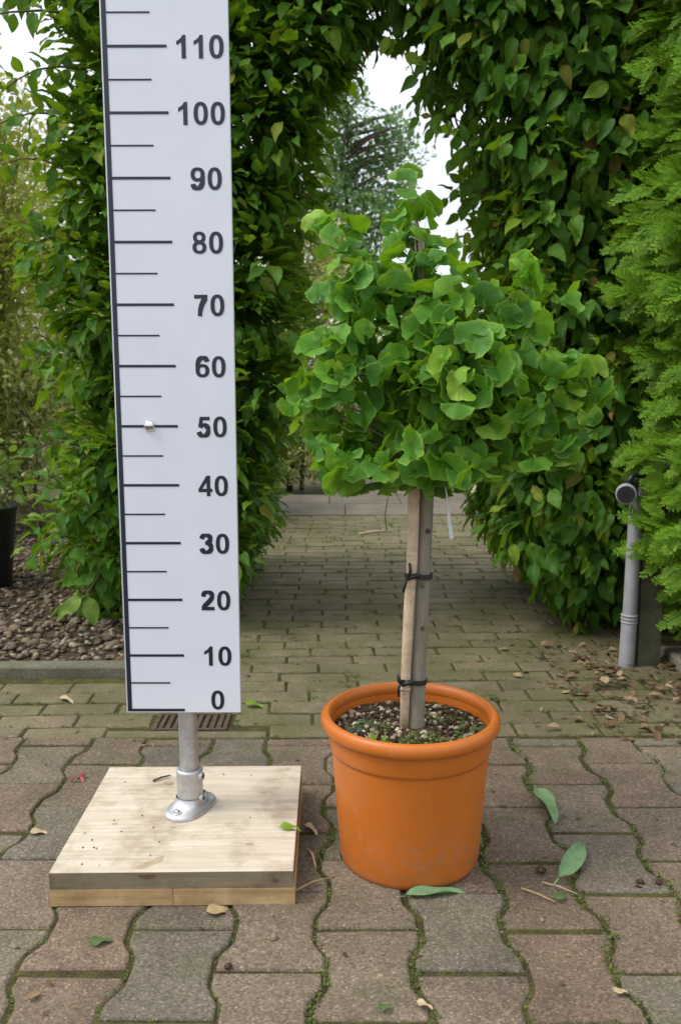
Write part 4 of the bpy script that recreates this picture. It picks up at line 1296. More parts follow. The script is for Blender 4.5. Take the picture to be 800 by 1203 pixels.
for cm in range(5, 119, 5):
    if cm % 10 == 0: flat_rect('tick_mark', 0.0090, 0.1030 + (0.0006 * (cm == 50)), cm / 100 - 0.0022, cm / 100 + 0.0022)
    else: flat_rect('tick_mark', 0.0090, 0.0775, cm / 100 - 0.0013, cm / 100 + 0.0013)

def smooth_path(pts, n_=10):
    out = []
    P_ = [pts[0]] + list(pts) + [pts[-1]]
    for i in range(1, len(P_) - 2):
        p0, p1, p2, p3 = [np.array(q, float) for q in P_[i - 1:i + 3]]
        for k in range(n_):
            t = k / n_
            out.append(0.5 * ((2 * p1) + (-p0 + p2) * t + (2 * p0 - 5 * p1 + 4 * p2 - p3) * t * t + (-p0 + 3 * p1 - 3 * p2 + p3) * t ** 3))
    out.append(np.array(pts[-1], float))
    return np.array(out)
def stroke(pts, w_, w2=None):
    """quad strip outline around a centre line"""
    P_ = smooth_path(pts); n_ = len(P_)
    T_ = np.gradient(P_, axis=0); T_ /= np.linalg.norm(T_, axis=1)[:, None] + 1e-9
    N_ = np.stack([-T_[:, 1], T_[:, 0]], 1)
    ww = np.abs(N_[:, 0]) * w_ + np.abs(N_[:, 1]) * (w2 or w_)        # vertical stems heavier than arches
    A = P_ + N_ * ww[:, None]; B = P_ - N_ * ww[:, None]
    V = np.concatenate([A, B]); F = [(i, i + n_, i + 1 + n_, i + 1) for i in range(n_ - 1)]
    return V, F
def ring(cx, cy, ox, oy, ix, iy, ex=2.3, n_=40):
    V = []
    for rx, ry in ((ox, oy), (ix, iy)):
        for k in range(n_):
            a = 2 * pi * k / n_
            V.append((cx + rx * (abs(cos(a)) ** (2 / ex)) * (1 if cos(a) >= 0 else -1), cy + ry * (abs(sin(a)) ** (2 / ex)) * (1 if sin(a) >= 0 else -1)))
    F = [(k, (k + 1) % n_, n_ + (k + 1) % n_, n_ + k) for k in range(n_)]
    return np.array(V), F
def poly(pts): return np.array(pts, float), [tuple(range(len(pts)))]
def rect(x0, x1, y0, y1): return poly([(x0, y0), (x1, y0), (x1, y1), (x0, y1)])
W1, W2 = 0.098, 0.080
def rot180(comp): return [(np.array([0.68, 1.0]) - V, F) for V, F in comp]
SIX = [ring(.345, .315, .325, .315, .135, .165), stroke([(.118, .33), (.115, .50), (.135, .68), (.20, .83), (.30, .905), (.39, .92), (.49, .885), (.555, .79), (.57, .73)], W1, W2)]
DIG = {
    '0': [ring(.34, .5, .325, .5, .132, .345, 2.35)],
    '1': [poly([(.37, 1), (.30, .885), (.20, .80), (.09, .745), (.09, .575), (.20, .62), (.315, .70), (.315, 0), (.51, 0), (.51, 1)])],
    '2': [stroke([(.115, .69), (.135, .80), (.21, .895), (.335, .92), (.46, .885), (.54, .79), (.545, .69), (.49, .56), (.36, .41), (.22, .27), (.13, .13)], W1, W2), rect(.02, .655, 0, .18)],
    '3': [stroke([(.105, .735), (.14, .84), (.22, .905), (.325, .92), (.44, .89), (.515, .81), (.52, .70), (.46, .60), (.36, .55), (.27, .54)], W1, W2), stroke([(.27, .54), (.40, .525), (.50, .46), (.555, .36), (.55, .24), (.48, .13), (.35, .08), (.22, .10), (.13, .18), (.10, .28)], W1, W2)],
    '4': [rect(.405, .585, 0, 1), rect(.005, .685, .20, .365), poly([(.005, .335), (.405, 1), (.44, 1), (.44, .72), (.20, .365), (.06, .30)])],
    '5': [rect(.155, .625, .815, .985), poly([(.155, .98), (.075, .485), (.25, .46), (.305, .83)]), stroke([(.15, .50), (.22, .565), (.33, .595), (.44, .56), (.525, .47), (.55, .335), (.52, .20), (.44, .11), (.335, .08), (.22, .10), (.135, .18), (.10, .27)], W1, W2)],
    '6': SIX,
    '7': [rect(.03, .655, .81, .985), stroke([(.565, .84), (.46, .68), (.37, .48), (.31, .26), (.285, 0.0)], .096, .096)],
    '8': [ring(.34, .735, .290, .265, .115, .12), ring(.34, .285, .325, .285, .14, .145)],
    '9': rot180(SIX),
}
NH = 0.0352
def numeral(txt, xc, zc):
    adv = 0.775
    mb = MB()
    total = adv * (len(txt) - 1) + 0.68
    off = 0.06 if txt[0] == '1' else 0
    li = 0
    for i, ch in enumerate(txt):
        for V, F in DIG[ch]:
            yy = -0.0005 - 0.00008 * (li % 3); li += 1
            V3 = [(xc + (v[0] + adv * i - total / 2) * NH, yy, zc + (v[1] - 0.5) * NH) for v in V]
            mb.add(V3, F)
    return mb.build('numeral', M['ink'], ruler)
numeral('0', 0.1605, 0.0185)
for cm in range(10, 111, 10):
    numeral(str(cm), 0.1610 if cm < 100 else 0.1545, cm / 100 - 0.0012)
mb = MB(); mb.lathe([(0.0098, 0.0), (0.0098, 0.0014), (0.0086, 0.0042), (0.0055, 0.0066), (0.0, 0.0074)], 24)
sc = mb.build('screw_head', M['chrome'], ruler, (0.0560, -0.0005, 0.501), True); sc.rotation_euler = (pi / 2, 0, 0)

# ================================================================== conifer, pipes, post on the right
def sdf_con(p):
    x, y_, z = p[:, 0], p[:, 1], p[:, 2]
    edge = interp(z, [(0.05, 1.02), (.16, .90), (.28, .86), (.36, .75), (.44, .73), (.50, .82), (.57, .82), (.62, .77), (.75, .80), (.95, .76), (1.1, .70), (1.3, .74), (1.45, .79), (1.6, .80), (1.8, .77), (2.0, .75), (2.6, .75)])
    front = 2.18 - y_
    d = np.maximum.reduce([edge + 0.065 - x - 0.12 * np.clip((y_ - 2.45) / 0.3, -1, 1) ** 2 * -1, front, x - 1.9, y_ - 2.62, 0.10 - z, z - 2.7])
    return d + lump(p * 1.4 + 5.0, 1.0)
con = empty('conifer_hedge', (1.35, 2.40, 0.0), 'bright green feathery conifer hedge at the right edge, in front of the pipe', 'hedge')
for tx in (-0.15, 0.35):
    mb = MB(); mb.tube([(tx, 0, -0.004), (tx + .01, .02, 1.0), (tx, 0, 2.55)], [0.035, 0.028, 0.008], 9); mb.build('trunk', M['twig'], con, smooth=True)
cb = np.array([1.35, 2.40, 0.0])
def con_place(n, d0, d1):
    P = sample_sdf(sdf_con, (0.6, 2.0, 0.05), (1.95, 2.7, 2.75), n, d0, d1)
    G = grad(sdf_con, P)
    T = G * 0.8 + np.array([-0.45, -0.05, -0.10]) + rand_unit(n) * 0.42
    N = np.array([0, -0.65, 0.75]) + G * 0.30 + rand_unit(n) * 0.45
    RM = frames(T, N)
    S = rng.uniform(0.055, 0.12, n)
    return P - RM[:, :, 1] * (S * 0.7)[:, None], G, RM, S
P, G, RM, S = con_place(6200, -0.06, 0.02)
view = CAM - P; dist = np.linalg.norm(view, axis=1); view /= dist[:, None]
score = (G * view).sum(1) + S * 3 + np.abs((RM[:, :, 2] * view).sum(1)) * 0.5; score[hidden_px(P)] = -9
order = np.argsort(-score); a, b = order[:300], order[300:]
singles('foliage_spray', tm('foliage_spray', SPRAY, M['thuja']), rng.integers(0, 3, 300), RM[a], P[a], S[a], con, cb)
o = bake('sprays', SPRAY, rng.integers(0, 3, len(b)), RM[b], P[b], S[b], M['thuja'], con, cb); o.name = 'foliage'; tag(o, kind='stuff')
P, G, RM, S = con_place(3200, -0.35, -0.05)
o = bake('sprays', SPRAY[2:], np.zeros(len(P), int), RM, P, S, M['thuja'], con, cb); o.name = 'inner_foliage'; tag(o, kind='stuff')
mb = MB()
for i in range(120):
    z = random.uniform(0.15, 2.4); a = random.choice((-0.15, 0.35))
    e = Vector((random.uniform(-0.5, 0.2), random.uniform(-0.18, 0.15), z + random.uniform(0.0, 0.2)))
    mb.tube([(a, 0, z), (Vector((a, 0, z)) + e) / 2, e], [0.006, 0.004, 0.0015], 4, cap=False)
o = mb.build('branchwork', M['twig'], con); tag(o, kind='stuff')

dp = empty('drain_pipe', (0.848, 2.525, -0.012), 'upright grey plastic drain pipe between hornbeam and conifer', 'pipe')
mb = MB(); mb.tube([(0, 0, 0), (0.004, 0, 0.155)], [0.0225, 0.0225], 24); o = mb.build('pipe', M['pvc'], dp); autosmooth(o)
mb = MB(); mb.tube([(0.004, 0, 0.150), (0.010, 0, 0.55)], [0.0205, 0.0205], 24); o = mb.build('pipe', M['pvc'], dp); autosmooth(o)
for z in (0.148, 0.158, 0.168):
    mb = MB(); mb.tube([(0.004, 0, z - 0.003), (0.004, 0, z), (0.004, 0, z + .003)], [0.0235, 0.0258, 0.0235], 24); mb.build('coupling_ring', M['pvc'], dp, smooth=True)
st = empty('pipe_outlet', (0.795, 2.43, 0.527), 'short grey pipe outlet with a black hole facing the camera above the drain pipe', 'pipe')
d = Vector((-0.30, -0.95, -0.04)).normalized()
mb = MB()
def ring_tube(mb, p0, p1, r0, r1, n_=24): mb.tube([p0, p1], [r0, r1], n_, cap=False)
ctr = Vector((0, 0, 0))
mb.tube([ctr - d * 0.16 + Vector((0.03, 0.0, 0.0)), ctr - d * 0.06, ctr - d * 0.012], [0.027, 0.027, 0.027], 24); o = mb.build('tube', M['black'], st); autosmooth(o)
mb = MB(); mb.tube([ctr - d * 0.034, ctr - d * 0.031, ctr - d * 0.003, ctr], [0.029, 0.0325, 0.0325, 0.0295], 24); o = mb.build('collar', M['pvc'], st); autosmooth(o)
mb = MB(); mb.tube([ctr + d * 0.0004, ctr + d * 0.006], [0.0280, 0.0262], 24); o = mb.build('inner_seal', M['black'], st); autosmooth(o)
mb = MB(); mb.tube([ctr + d * 0.0062, ctr + d * 0.0068], [0.015, 0.015], 20); mb.build('bore', M['dark'], st)
st.scale = (0.88, 0.88, 0.88)
mb = MB(); mb.tube([ctr - d * 0.075 + Vector((0, 0, 0.02)), ctr - d * 0.08 + Vector((0.02, 0, 0.05)), ctr - d * 0.10 + Vector((0.06, 0.0, 0.045))], [0.012, 0.010, 0.008], 10); mb.build('bracket', M['black'], st, smooth=True)
po = empty('garden_post', (0.915, 2.555, -0.012), 'dark mossy wooden post right behind the grey drain pipe', 'post')
mb = MB(); mb.prism([(-.032, -.03), (.034, -.03), (.034, .03), (-.032, .03)], 0, 0.60, 0.006); mb.build('shaft', M['post'], po)
mb = MB(); mb.prism([(-.034, -.032), (.036, -.032), (.0, .03), (-.0, .031)], 0.6002, 0.615, 0.004); mb.build('cap', M['post'], po)

# ================================================================== plants behind
def leafy(name, loc, label, cat_, ells, n, size, mat, tm_, trunkspec, upbias=0.2, group=None, branch=True, tmat=None, stretch=1.0):
    root = empty(name, loc, label, cat_, group)
    L_ = np.array(loc)
    Ps, Gs = [], []
    vol = np.array([e[3] * e[4] * e[5] for e in ells]); vol = vol / vol.sum()
    for e, f in zip(ells, vol):
        k = max(10, int(n * f))
        u = rand_unit(k) * (rng.random(k) ** 0.45)[:, None]
        u *= (1 + 0.18 * np.sin(7 * u[:, 0] + 3 * e[0]) * np.sin(6 * u[:, 2] + e[1]))[:, None]
        Ps.append(np.array(e[:3]) + u * np.array(e[3:6])); Gs.append(u)
    P = np.concatenate(Ps); G = np.concatenate(Gs)
    # thin out to leave gaps
    hole = np.sin(P[:, 0] * 5.3 / stretch + 1) * np.sin(P[:, 2] * 4.7 / stretch + 2) * np.sin(P[:, 1] * 5 / stretch)
    keep = (hole < 0.32) & (P[:, 2] + loc[2] > 0.01)
    P, G = P[keep], G[keep]
    k = len(P)
    T = G * 0.8 + np.array([0, 0, upbias]) + rand_unit(k) * 0.7
    N = np.array([0, 0, 0.8]) + G * 0.5 + rand_unit(k) * 0.7
    o = bake('leaves', tm_, rng.integers(0, len(tm_), k), frames(T, N), P, rng.uniform(size * 0.6, size * 1.2, k), mat, root)
    o.name = 'crown'; tag(o, kind='stuff')
    for (x, y_, z0, z1, r_) in trunkspec:
        mb = MB()
        pts = [(x + 0.02 * z1 * sin(2.2 * i + x), y_ + 0.02 * z1 * cos(1.7 * i), z0 + (z1 - z0) * i / 6) for i in range(7)]
        mb.tube(pts, [r_ * (1 - 0.12 * i) for i in range(7)], 8); mb.build('trunk', tmat or M['twig'], root, smooth=True)
    if branch:
        mb = MB()
        for e in ells:
            for q in range(7):
                tgt = Vector(e[:3]) + Vector(rand_unit(1)[0] * np.array(e[3:6]) * 0.75)
                x, y_, z0, z1, r_ = random.choice(trunkspec)
                a0 = Vector((x, y_, max(z0, min(z1, tgt.z - 0.3 * abs(e[5]) - 0.1))))
                mb.tube([a0, (a0 + tgt) / 2 + Vector((0, 0, 0.03)), tgt], [r_ * 0.4, r_ * 0.28, r_ * 0.08], 5, cap=False)
        o = mb.build('branches', tmat or M['twig'], root, smooth=True)
        o.name = 'branchwork'; tag(o, kind='stuff')
    return root

# olive feathery cane shrub at the left edge
def canes(name, loc, label, n, h, spread, leafn, mat):
    root = empty(name, loc, label, 'shrub')
    LP, LT = [], []
    for i in range(n):
        a = random.uniform(0, 2 * pi); q = spread * random.random() ** 0.5
        b0 = Vector((0.3 * q * cos(a), 0.3 * q * sin(a), -0.004)); hh = h * random.uniform(0.6, 1.05)
        t0 = Vector((q * cos(a), q * sin(a), hh))
        m0 = (b0 + t0) / 2 + Vector((random.uniform(-.05, .05), random.uniform(-.05, .05), 0.05))
        mb = MB(); mb.tube([b0, (b0 * .6 + m0 * .4), m0, (m0 + t0) / 2, t0], [0.010, 0.009, 0.007, 0.005, 0.002], 6); mb.build('cane', M['cane'], root, smooth=True)
        for k in range(leafn):
            t = random.uniform(0.15, 1)
            p = b0.lerp(t0, t) if t > 0.5 else b0.lerp(m0, t * 2)
            d_ = Vector(rand_unit(1)[0]); d_.z = abs(d_.z) * 0.8
            for s_ in range(5):
                LP.append(p + d_ * (0.02 + 0.035 * s_) * random.uniform(0.8, 1.4)); LT.append(Vector(d_) + Vector(rand_unit(1)[0]) * 0.6)
    P = np.array([tuple(p) for p in LP]); T = np.array([tuple(p) for p in LT])
    o = bake('leaves', MINI, rng.integers(0, 2, len(P)), frames(T, rand_unit(len(P)) + [0, 0, 0.4]), P, rng.uniform(0.025, 0.055, len(P)), mat, root)
    o.name = 'crown'; tag(o, kind='stuff')
canes('cane_shrub', (-2.12, 4.9, 0.0), 'tall olive shrub with fine leaves and thin canes at the left edge', 34, 2.35, 0.46, 240, M['olive'])
canes('cane_shrub', (-2.95, 5.6, 0.0), 'second fine leaved olive shrub, left of the frame behind the first', 18, 2.1, 0.45, 60, M['olive'])
leafy('variegated_shrub', (-1.72, 4.75, 0.0), 'pale variegated shrub between the olive canes and the left hornbeam', 'shrub', [(0, 0, .62, .30, .30, .36), (.12, .1, .95, .25, .25, .28), (-.15, 0, .35, .25, .25, .25)], 5200, 0.04, M['varieg'], MINI, [(0, 0, -.004, .8, .014), (.06, .03, -.004, .7, .010)])
leafy('garden_shrub', (-1.35, 5.6, 0.0), 'yellow green shrub seen low behind the left hornbeam', 'shrub', [(0, 0, .7, .5, .4, .55), (.2, .1, 1.2, .35, .35, .4)], 5200, 0.05, M['varieg'], MINI, [(0, 0, -.004, .9, .02)])
leafy('garden_shrub', (-0.44, 7.5, 0.0), 'yellow green shrub seen through the arch left of the far path', 'shrub', [(0, 0, 1.0, .50, .45, .75), (.14, 0, 1.75, .40, .36, .50), (.0, -.1, .38, .50, .4, .42)], 19000, 0.055, M['varieg'], MINI, [(0, 0, -.09, 1.6, .03), (.1, .05, -.09, 1.4, .02)])
leafy('low_shrub', (-0.72, 5.35, 0.0), 'low dark green shrub at the left edge of the far path', 'shrub', [(0, 0, .40, .36, .5, .40), (.0, .35, .45, .3, .4, .42)], 1500, 0.085, M['hornbeam'], OV_LO, [(0, 0, -.004, .5, .014)])
leafy('garden_shrub', (-2.55, 6.4, 0.0), 'bushy yellow green shrub filling the gap behind the olive canes', 'shrub', [(0, 0, 1.2, .9, .6, 1.2), (.4, .1, 1.8, .6, .5, .9)], 16000, 0.055, M['varieg'], MINI, [(0, 0, -.09, 1.6, .03), (.2, .05, -.09, 1.4, .02)])
# potted plant at the left
bp = empty('black_pot', (-1.50, 3.60, 0.0), 'tall black plastic pot on the pebbles at the left edge', 'pot')
mb = MB(); mb.lathe([(0.0, 0.002), (0.115, 0.002), (0.118, 0.01), (0.150, 0.30), (0.150, 0.315), (0.158, 0.317), (0.158, 0.335), (0.150, 0.336), (0.145, 0.31), (0.0, 0.29)], 40); o = mb.build('body', M['black'], bp); autosmooth(o)
bs2 = empty('black_pot', (-1.50, 3.22, 0.0), 'short black plastic pot cut off by the left frame edge', 'pot')
mb = MB(); mb.lathe([(0.0, 0.002), (0.085, 0.002), (0.088, 0.01), (0.11, 0.17), (0.116, 0.172), (0.116, 0.185), (0.108, 0.186), (0.104, 0.17), (0.0, 0.15)], 40); o = mb.build('body', M['black'], bs2); autosmooth(o)
leafy('potted_shrub', (-1.50, 3.60, 0.292), 'lime green leafy plant growing in the tall black pot', 'shrub', [(0, 0, .17, .22, .22, .14), (-.05, 0, .3, .16, .16, .14)], 420, 0.055, M['fern'], OV_LO, [(0, 0, -.0005, .2, .008)])
# far tree and back garden
leafy('far_tree', (0.22, 14.0, -0.10), 'tall blue green tree beyond the arch against the white sky', 'tree',
      [(-.35, 0, 5.1, .62, .8, .7), (.35, 0, 4.2, .75, .8, .6), (-.35, 0, 4.0, .6, .8, .6), (.1, 0, 3.3, .85, .9, .6), (.62, 0, 4.65, .35, .5, .35), (-.2, 0, 2.6, .8, .9, .6), (-.55, 0, 5.8, .42, .5, .5)], 14000, 0.10, M['fartree'], MINI,
      [(-.1, 0, 0, 5.0, .07)], stretch=2.2)
bgt = [((0.9, 10.5, -.1), 'rounded green shrub behind the ginkgo at the end of the far path', [(0, 0, 1.0, .8, .7, 1.0)], M['fartree'], 6500, .09),
       ((2.3, 9.5, -.1), 'green shrub beyond the pale gravel on the right', [(0, 0, 1.1, .9, .8, 1.1)], M['fartree'], 6500, .09),
       ((-2.0, 10.5, -.1), 'leafy background tree behind the yellow green shrub', [(0, 0, 1.5, 1.2, 1.0, 1.4), (0.3, 0, .6, 1.1, .9, .6)], M['fartree'], 9000, .09),
       ((-3.9, 9.0, -.1), 'leafy background tree behind the olive canes', [(0, 0, 2.1, 1.4, 1.2, 1.6), (0.6, 0, .9, 1.3, .9, .9)], M['varieg'], 14000, .09),
       ((4.6, 11.5, -.1), 'broad background tree beyond the right hedge', [(0, 0, 1.8, 1.6, 1.3, 1.7)], M['fartree'], 9000, .10),
       ((0.1, 12.6, -.1), 'background shrub below the tall blue green tree', [(0, 0, .9, 1.1, .7, .9)], M['varieg'], 6000, .08)]
for loc, lab, el, mt, nn, sz in bgt:
    leafy('background_tree', loc, lab, 'tree', el, nn, sz, mt, MINI, [(0, 0, 0, el[0][2], .04)])
# far terracotta pot with a shrub
fp = empty('terracotta_pot', (1.10, 7.50, 0.0), 'small far terracotta pot on the pale gravel beyond the ginkgo', 'pot')
mb = MB(); mb.lathe([(0.0, 0.002), (0.085, 0.002), (0.125, 0.20), (0.14, 0.20), (0.142, 0.24), (0.128, 0.24), (0.122, 0.21), (0.0, 0.20)], 36); o = mb.build('body', M['pot'], fp); autosmooth(o)
leafy('potted_shrub', (1.10, 7.50, 0.202), 'green shrub growing in the far terracotta pot', 'shrub', [(0, 0, .38, .28, .28, .33)], 1500, 0.05, M['fern'], OV_LO, [(0, 0, -.0005, .4, .012)])

# ================================================================== small things on the ground
# moss and weeds in the joints
L_ = []
for k in range(-5, 9):
    xb = -0.392 + 0.144 * (k + 0.5)
    yy = 0.95
    while yy < 2.0:
        dens = 0.5 + 0.5 * sin(yy * 7 + k * 2.3) * sin(yy * 3.1 + k)
        right = 1.0 if xb > -0.12 else 0.45
        if random.random() < dens * right + 0.12:
            # side of the wavy joint
            t = ((yy - 1.16 - (0 if k % 2 == 0 else 0.1)) / 0.2) % 1.0
            wv = np.interp(t, [0, .13, .17, .32, .37, .63, .68, .83, .87, 1], [.082, .082, .080, .064, .0622, .0622, .064, .080, .082, .082])
            x = -0.392 + 0.144 * k + wv
            X, Y = prot(x, yy)
            big = random.random() < (0.5 if xb > -0.1 else 0.12)
            rr = random.uniform(0.007, 0.017 if xb > 0.1 else 0.012) if big else random.uniform(0.003, 0.0055)
            L_.append(tuft(46 if big else 16, X + random.uniform(-.004, .004), Y, -0.005, rr, rr * 1.6, 0.006 if big else 0.0042, .0022, .0058))
        yy += 0.009
for i in range(240):                    # straight joints
    k = random.randint(-5, 8); n_ = random.randint(-1, 4)
    x = -0.392 + 0.144 * k + random.uniform(-.075, .075); yj = 1.16 + (0 if k % 2 == 0 else .1) + 0.2 * n_
    if yj > 1.99: continue
    X, Y = prot(x, yj)
    L_.append(tuft(9, X, Y, -0.005, 0.006, 0.0022, 0.0045, .0025, .005))
for i in range(520):                    # brick rows
    x = random.uniform(-1.0, 0.9); y_ = 2.005 + 0.0795 * random.randint(0, 14)
    if y_ > 2.42 and x < -0.45: continue
    rr = random.uniform(0.004, 0.012)
    L_.append(tuft(14, x, y_ + 0.008 * sin(x * 2.1), -0.004, rr * 1.6, rr * 0.6, 0.006, .003, .007))
for i in range(120):                     # brighter weed tufts further up the path
    x = random.uniform(-0.42, 0.75); y_ = random.uniform(2.1, 5.2)
    rr = random.uniform(.4, 1.0); L_.append(tuft(22, x, y_, -0.003, 0.03 * rr, 0.012 * rr, 0.010 * rr, .004, .012))
P, RM, S = cat(L_)
o = bake('joint_moss', MINI, rng.integers(0, 2, len(P)), RM, P, S, M['moss'])
tag(o, 'moss and tiny weeds growing in the paving joints', 'moss', None, 'stuff')

# drain grate
gr = empty('drain_grate', ((GR[0] + GR[1]) / 2, (GR[2] + GR[3]) / 2, -0.006), 'small rusty drain grate in the bricks behind the ruler post', 'grate')
hw, hd = (GR[1] - GR[0]) / 2 - .004, (GR[3] - GR[2]) / 2 - .004
mb = MB(); mb.box(-hw, hw, -hd, -hd + .01, -.003, .007); mb.box(-hw, hw, hd - .01, hd, -.003, .007); mb.box(-hw, -hw + .01, -hd + .0101, hd - .0101, -.003, .007); mb.box(hw - .01, hw, -hd + .0101, hd - .0101, -.003, .007); mb.build('frame', M['rust'], gr)
for i in range(9):
    x = -hw + .02 + (2 * hw - .04) * i / 8
    mb = MB(); mb.box(x - .005, x + .005, -hd + .0102, hd - .0102, -.003, .0062); mb.build('bar', M['rust'], gr)

# leaf litter by the conifer
n = 900
lx = rng.uniform(0.50, 1.0, n); ly = rng.uniform(1.95, 2.75, n)
dens = np.clip((lx - 0.46) / 0.34, 0, 1) * np.clip((ly - 1.78) / 0.45, 0, 1) * (0.75 + 0.25 * np.sin(lx * 19) * np.sin(ly * 13)); k = rng.random(n) < dens ** 1.2
P = np.stack([lx, ly, rng.uniform(0.001, 0.012, n)], 1)[k]; n = len(P)
o = bake('leaf_litter', OV_LO + [t_blade()], rng.integers(0, 4, n), flat_frames(n, 0.35), P, rng.uniform(0.012, 0.038, n), M['litter'])
tag(o, 'brown leaf litter on the bricks below the conifer', 'leaf litter', None, 'stuff')
lm = tm('dry_leaf', OV_HI, M['litter'])
grp = 'single dry leaves lying on the litter at the right'
for i in range(22):
    x = random.uniform(0.60, 0.97); y_ = random.uniform(1.95, 2.5)
    o = link('dry_leaf', lm[i % 4], None, (x, y_, 0.013))
    o.rotation_euler = (random.uniform(-.3, .3), random.uniform(-.3, .3), random.uniform(0, 6.28)); s = random.uniform(0.03, 0.05); o.scale = (s, s, s)
    tag(o, 'dry brown leaf lying on the litter below the conifer', 'leaf', grp)
# debris along the brick rows and pebbles (dry crumbs)
n = 520
P = np.stack([rng.uniform(-1.0, 0.95, n), rng.uniform(1.0, 2.9, n), rng.uniform(0.001, 0.004, n)], 1)
P = P[~((P[:, 0] < -0.46) & (P[:, 1] > 2.42))]; P = P[~((np.abs(P[:, 0] - BX) < .21) & (np.abs(P[:, 1] - BY) < .21))]; P = P[np.hypot(P[:, 0] - PX, P[:, 1] - PY) > .14]
n = len(P)
o = bake('plant_crumbs', [t_blade(), t_mini()], rng.integers(0, 2, n), flat_frames(n, 0.2), P, rng.uniform(0.003, 0.012, n) * np.where(rng.random(n) < .12, 2.0, 1), M['litter'])
tag(o, 'scattered dry plant crumbs on the paving', 'debris', None, 'stuff')
n = 24
P = np.stack([BX + rng.uniform(-.18, .18, n), BY + rng.uniform(-.18, .18, n), np.full(n, BT + 0.0012)], 1)
P = P[np.hypot(P[:, 0] - FX, P[:, 1] - FY) > .07]; n = len(P)
o = bake('board_crumbs', STONE, rng.integers(0, 5, n), flat_frames(n, 0.2), P, rng.uniform(0.0006, 0.0017, n), M['litter'])
tag(o, 'tiny dark crumbs on the timber base', 'debris', None, 'stuff')

# three long fallen green leaves
wl = [t_ovate(10, 5, 0.155, 0.20, 0.15, 0.25, 0.6, 0.10, 0.3), t_ovate(10, 5, 0.125, 0.30, 0.30, -0.5, 0.6, 0.16, 0.3), t_ovate(10, 5, 0.115, 0.35, 0.12, 0.1, 0.5, 0.14, 0.3)]
wm = tm('fallen_leaf', wl, M['willow'])
def lay(name, me, p0, p1, z, label, cat_, roll=0.0, lift=0.0, group=None):
    d_ = np.array([p1[0] - p0[0], p1[1] - p0[1], lift]); ln = np.linalg.norm(d_)
    RM = frames(d_[None], np.array([[sin(roll), 0, cos(roll)]]))[0] * ln
    Mx = Matrix.Identity(4)
    for a in range(3):
        for b in range(3): Mx[a][b] = RM[a, b]
    Mx[0][3], Mx[1][3], Mx[2][3] = p0[0], p0[1], z
    o = link(name, me); o.matrix_basis = Mx
    return tag(o, label, cat_, group)
lay('fallen_leaf', wm[0], (0.398, 1.712), (0.412, 1.585), 0.016, 'long green leaf lying farthest right of the pot, on the paving', 'leaf', 0.15, 0.0)
lay('fallen_leaf', wm[1], (0.352, 1.362), (0.436, 1.465), 0.007, 'curled long green leaf on the paving, right of the pot foot', 'leaf', 0.5, 0.022)
lay('fallen_leaf', wm[2], (0.088, 1.333), (0.192, 1.352), 0.006, 'narrow green leaf lying right in front of the orange pot', 'leaf', 0.1, 0.0)
# others
bits = [
    ('dry_leaf', OV_HI[1], M['dryyellow'], (-0.222, 1.290), (-0.182, 1.304), 0.007, 0.3, 'yellowed curled leaf just in front of the timber base'),
    ('torn_leaf', OV_HI[2], M['weed'], (-0.388, 1.218), (-0.353, 1.227), 0.006, 0.3, 'torn green leaf on the paver left of the white pebble'),
    ('dry_leaf', OV_HI[0], M['palepetal'], (-0.592, 1.548), (-0.556, 1.552), 0.006, 0.1, 'pale dry leaf on the pavers left of the timber base'),
    ('dry_leaf', OV_HI[2], M['palepetal'], (0.098, 1.090), (0.120, 1.078), 0.006, 0.2, 'pale dry leaf at the bottom edge below the pot'),
    ('dry_leaf', OV_HI[0], M['palepetal'], (0.372, 1.105), (0.394, 1.109), 0.006, 0.2, 'small pale sliver of leaf near the lower right corner'),
    ('dry_leaf', OV_HI[3], M['palepetal'], (-0.075, 1.575), (-0.045, 1.555), 0.006, 0.4, 'curled tan leaf between the timber base and the pot'),
    ('dry_leaf', OV_HI[0], M['palepetal'], (-0.76, 2.26), (-0.715, 2.24), 0.008, 0.2, 'pale dry leaf on the bricks in front of the left kerb'),
    ('green_leaf', OV_HI[0], M['weedlime'], (-0.262, 2.215), (-0.205, 2.205), 0.006, 0.1, 'yellow green leaf on the bricks beside the foot of the ruler'),
    ('green_leaf', OV_HI[2], M['weed'], (0.63, 2.30), (0.67, 2.26), 0.006, 0.1, 'single green leaf on the bricks near the litter'),
    ('green_leaf', OV_HI[1], M['weedlime'], (-0.115, 1.452), (-0.075, 1.456), 0.0645, 0.0, 'small lime leaf on the right edge of the timber base'),
    ('green_leaf', OV_HI[2], M['weed'], (0.045, 1.075), (0.065, 1.082), 0.006, 0.1, 'small green leaf flat on a paver below the pot'),
    ('green_leaf', OV_HI[0], M['weed'], (0.345, 1.322), (0.366, 1.345), 0.006, 0.3, 'small grey green leaf beside the straws, right of the pot'),
]
for nm, T_, mt, p0, p1, z, ro_, lab in bits:
    lay(nm, np_mesh(nm, T_[0], T_[1], mt, T_[2]), p0, p1, z, lab, 'leaf', ro_)
def stick(name, pts, r_, mat, label, cat_='straw'):
    mb = MB(); b = Vector(pts[0])
    mb.tube([Vector(p) - b for p in pts], [r_, r_ * 0.9, r_ * 0.5] if len(pts) == 3 else r_, 6)
    return tag(mb.build(name, mat, None, b, True), label, cat_)
stick('straw', [(0.300, 1.362, 0.003), (0.322, 1.345, 0.004), (0.346, 1.323, 0.003)], 0.0016, M['dryyellow'], 'dry straw lying nearest the pot on the right pavers')
stick('straw', [(0.338, 1.380, 0.003), (0.362, 1.362, 0.006), (0.388, 1.345, 0.003)], 0.0013, M['palepetal'], 'dry straw crossing the paver below the curled green leaf')
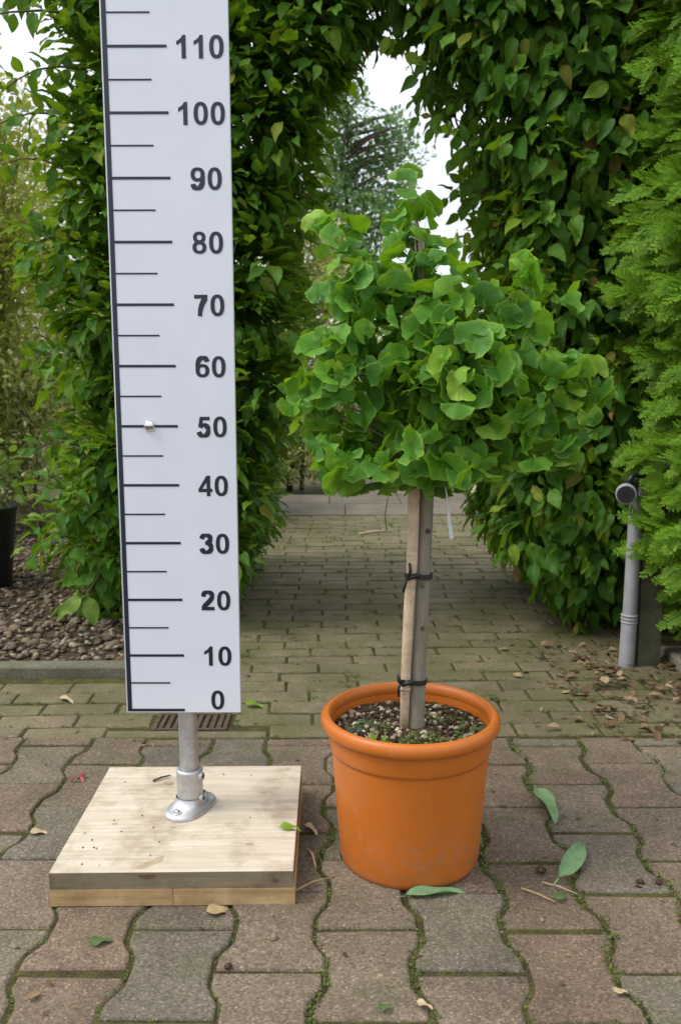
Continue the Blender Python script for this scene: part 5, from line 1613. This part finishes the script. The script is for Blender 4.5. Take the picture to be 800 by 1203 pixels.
stick('straw', [(-0.085, 1.350, 0.003), (-0.05, 1.372, 0.010), (-0.012, 1.40, 0.003)], 0.0016, M['dryyellow'], 'bent dry straw between the timber base and the pot foot')
stick('straw', [(-0.062, 1.49, 0.003), (-0.052, 1.455, 0.012), (-0.045, 1.425, 0.003)], 0.0022, M['palepetal'], 'curled dry blade beside the right edge of the timber base')
stick('twig', [(-0.372, 1.640, BT + 0.0025), (-0.358, 1.652, BT + 0.004), (-0.342, 1.665, BT + 0.0025)], 0.0022, M['twig'], 'small dark twig on the rear left of the timber base', 'twig')
stick('twig', [(0.10, 4.80, 0.004), (0.2, 4.86, 0.010), (0.30, 4.90, 0.004)], 0.006, M['stake'], 'pale stick lying on the far path beside the weed stem', 'twig')
# upright weed stem on the far path
ws = empty('path_weed', (0.262, 4.89, 0.0), 'thin dark upright weed stem standing on the far path', 'weed')
mb = MB(); mb.tube([(0, 0, -.004), (-.012, 0, .09), (.0, 0, .17), (.012, 0, .235)], [.004, .0035, .003, .0015], 6); mb.build('stem', M['twig'], ws, smooth=True)
singles('leaf', tm('leaf', OV_LO[:1], M['weed']), [0, 0, 0], frames(rand_unit(3) + [0.6, 0, 0], rand_unit(3) + [0, -.5, 1]), np.array([(.0, 0, .06), (.0, 0, .05), (-.01, 0, .09)]), np.array([.05, .04, .03]), ws)
# pebbles, crumbs, berries
def blob(name, p, s, mat, label, cat_, fl=0.7):
    V, F, U = STONE[random.randint(0, 4)]
    me = np_mesh(name, V * np.array([s, s * 1.2, s * fl]), F, mat, U)
    o = link(name, me, None, (p[0], p[1], p[2] + s * fl * 0.8)); o.rotation_euler = (0, 0, random.uniform(0, 6))
    return tag(o, label, cat_)
blob('pebble', (-0.104, 1.232, 0), 0.0068, M['whitestone'], 'white pebble on the paver in front of the timber base', 'pebble')
blob('seed_husk', (-0.166, 1.167, 0), 0.0058, M['brownbit'], 'dark reddish seed husk on the joint at the bottom', 'husk')
blob('seed_husk', (0.505, 1.380, 0), 0.006, M['brownbit'], 'left of two dark husks near the right edge', 'husk')
blob('seed_husk', (0.535, 1.378, 0), 0.006, M['brownbit'], 'right of two dark husks near the right edge', 'husk')
br = empty('red_bract', (-0.560, 1.785, 0.0), 'little red bract on the pavers left of the timber base', 'bract')
for dx, dy, s in ((0, 0, .012), (.010, .008, .010), (-.006, -.010, .009)):
    singles('petal', tm('petal', OV_LO[1:2], M['redberry']), [0, 0], flat_frames(2, 0.5), np.array([(dx, dy, .005), (dx + .003, dy, .007)]), np.array([s * 1.6, s * 1.4]), br)
blob('earth_clod', (0.345, 1.418, 0), 0.009, M['soil'], 'crumb of dark earth under the curled green leaf', 'soil', 0.5)
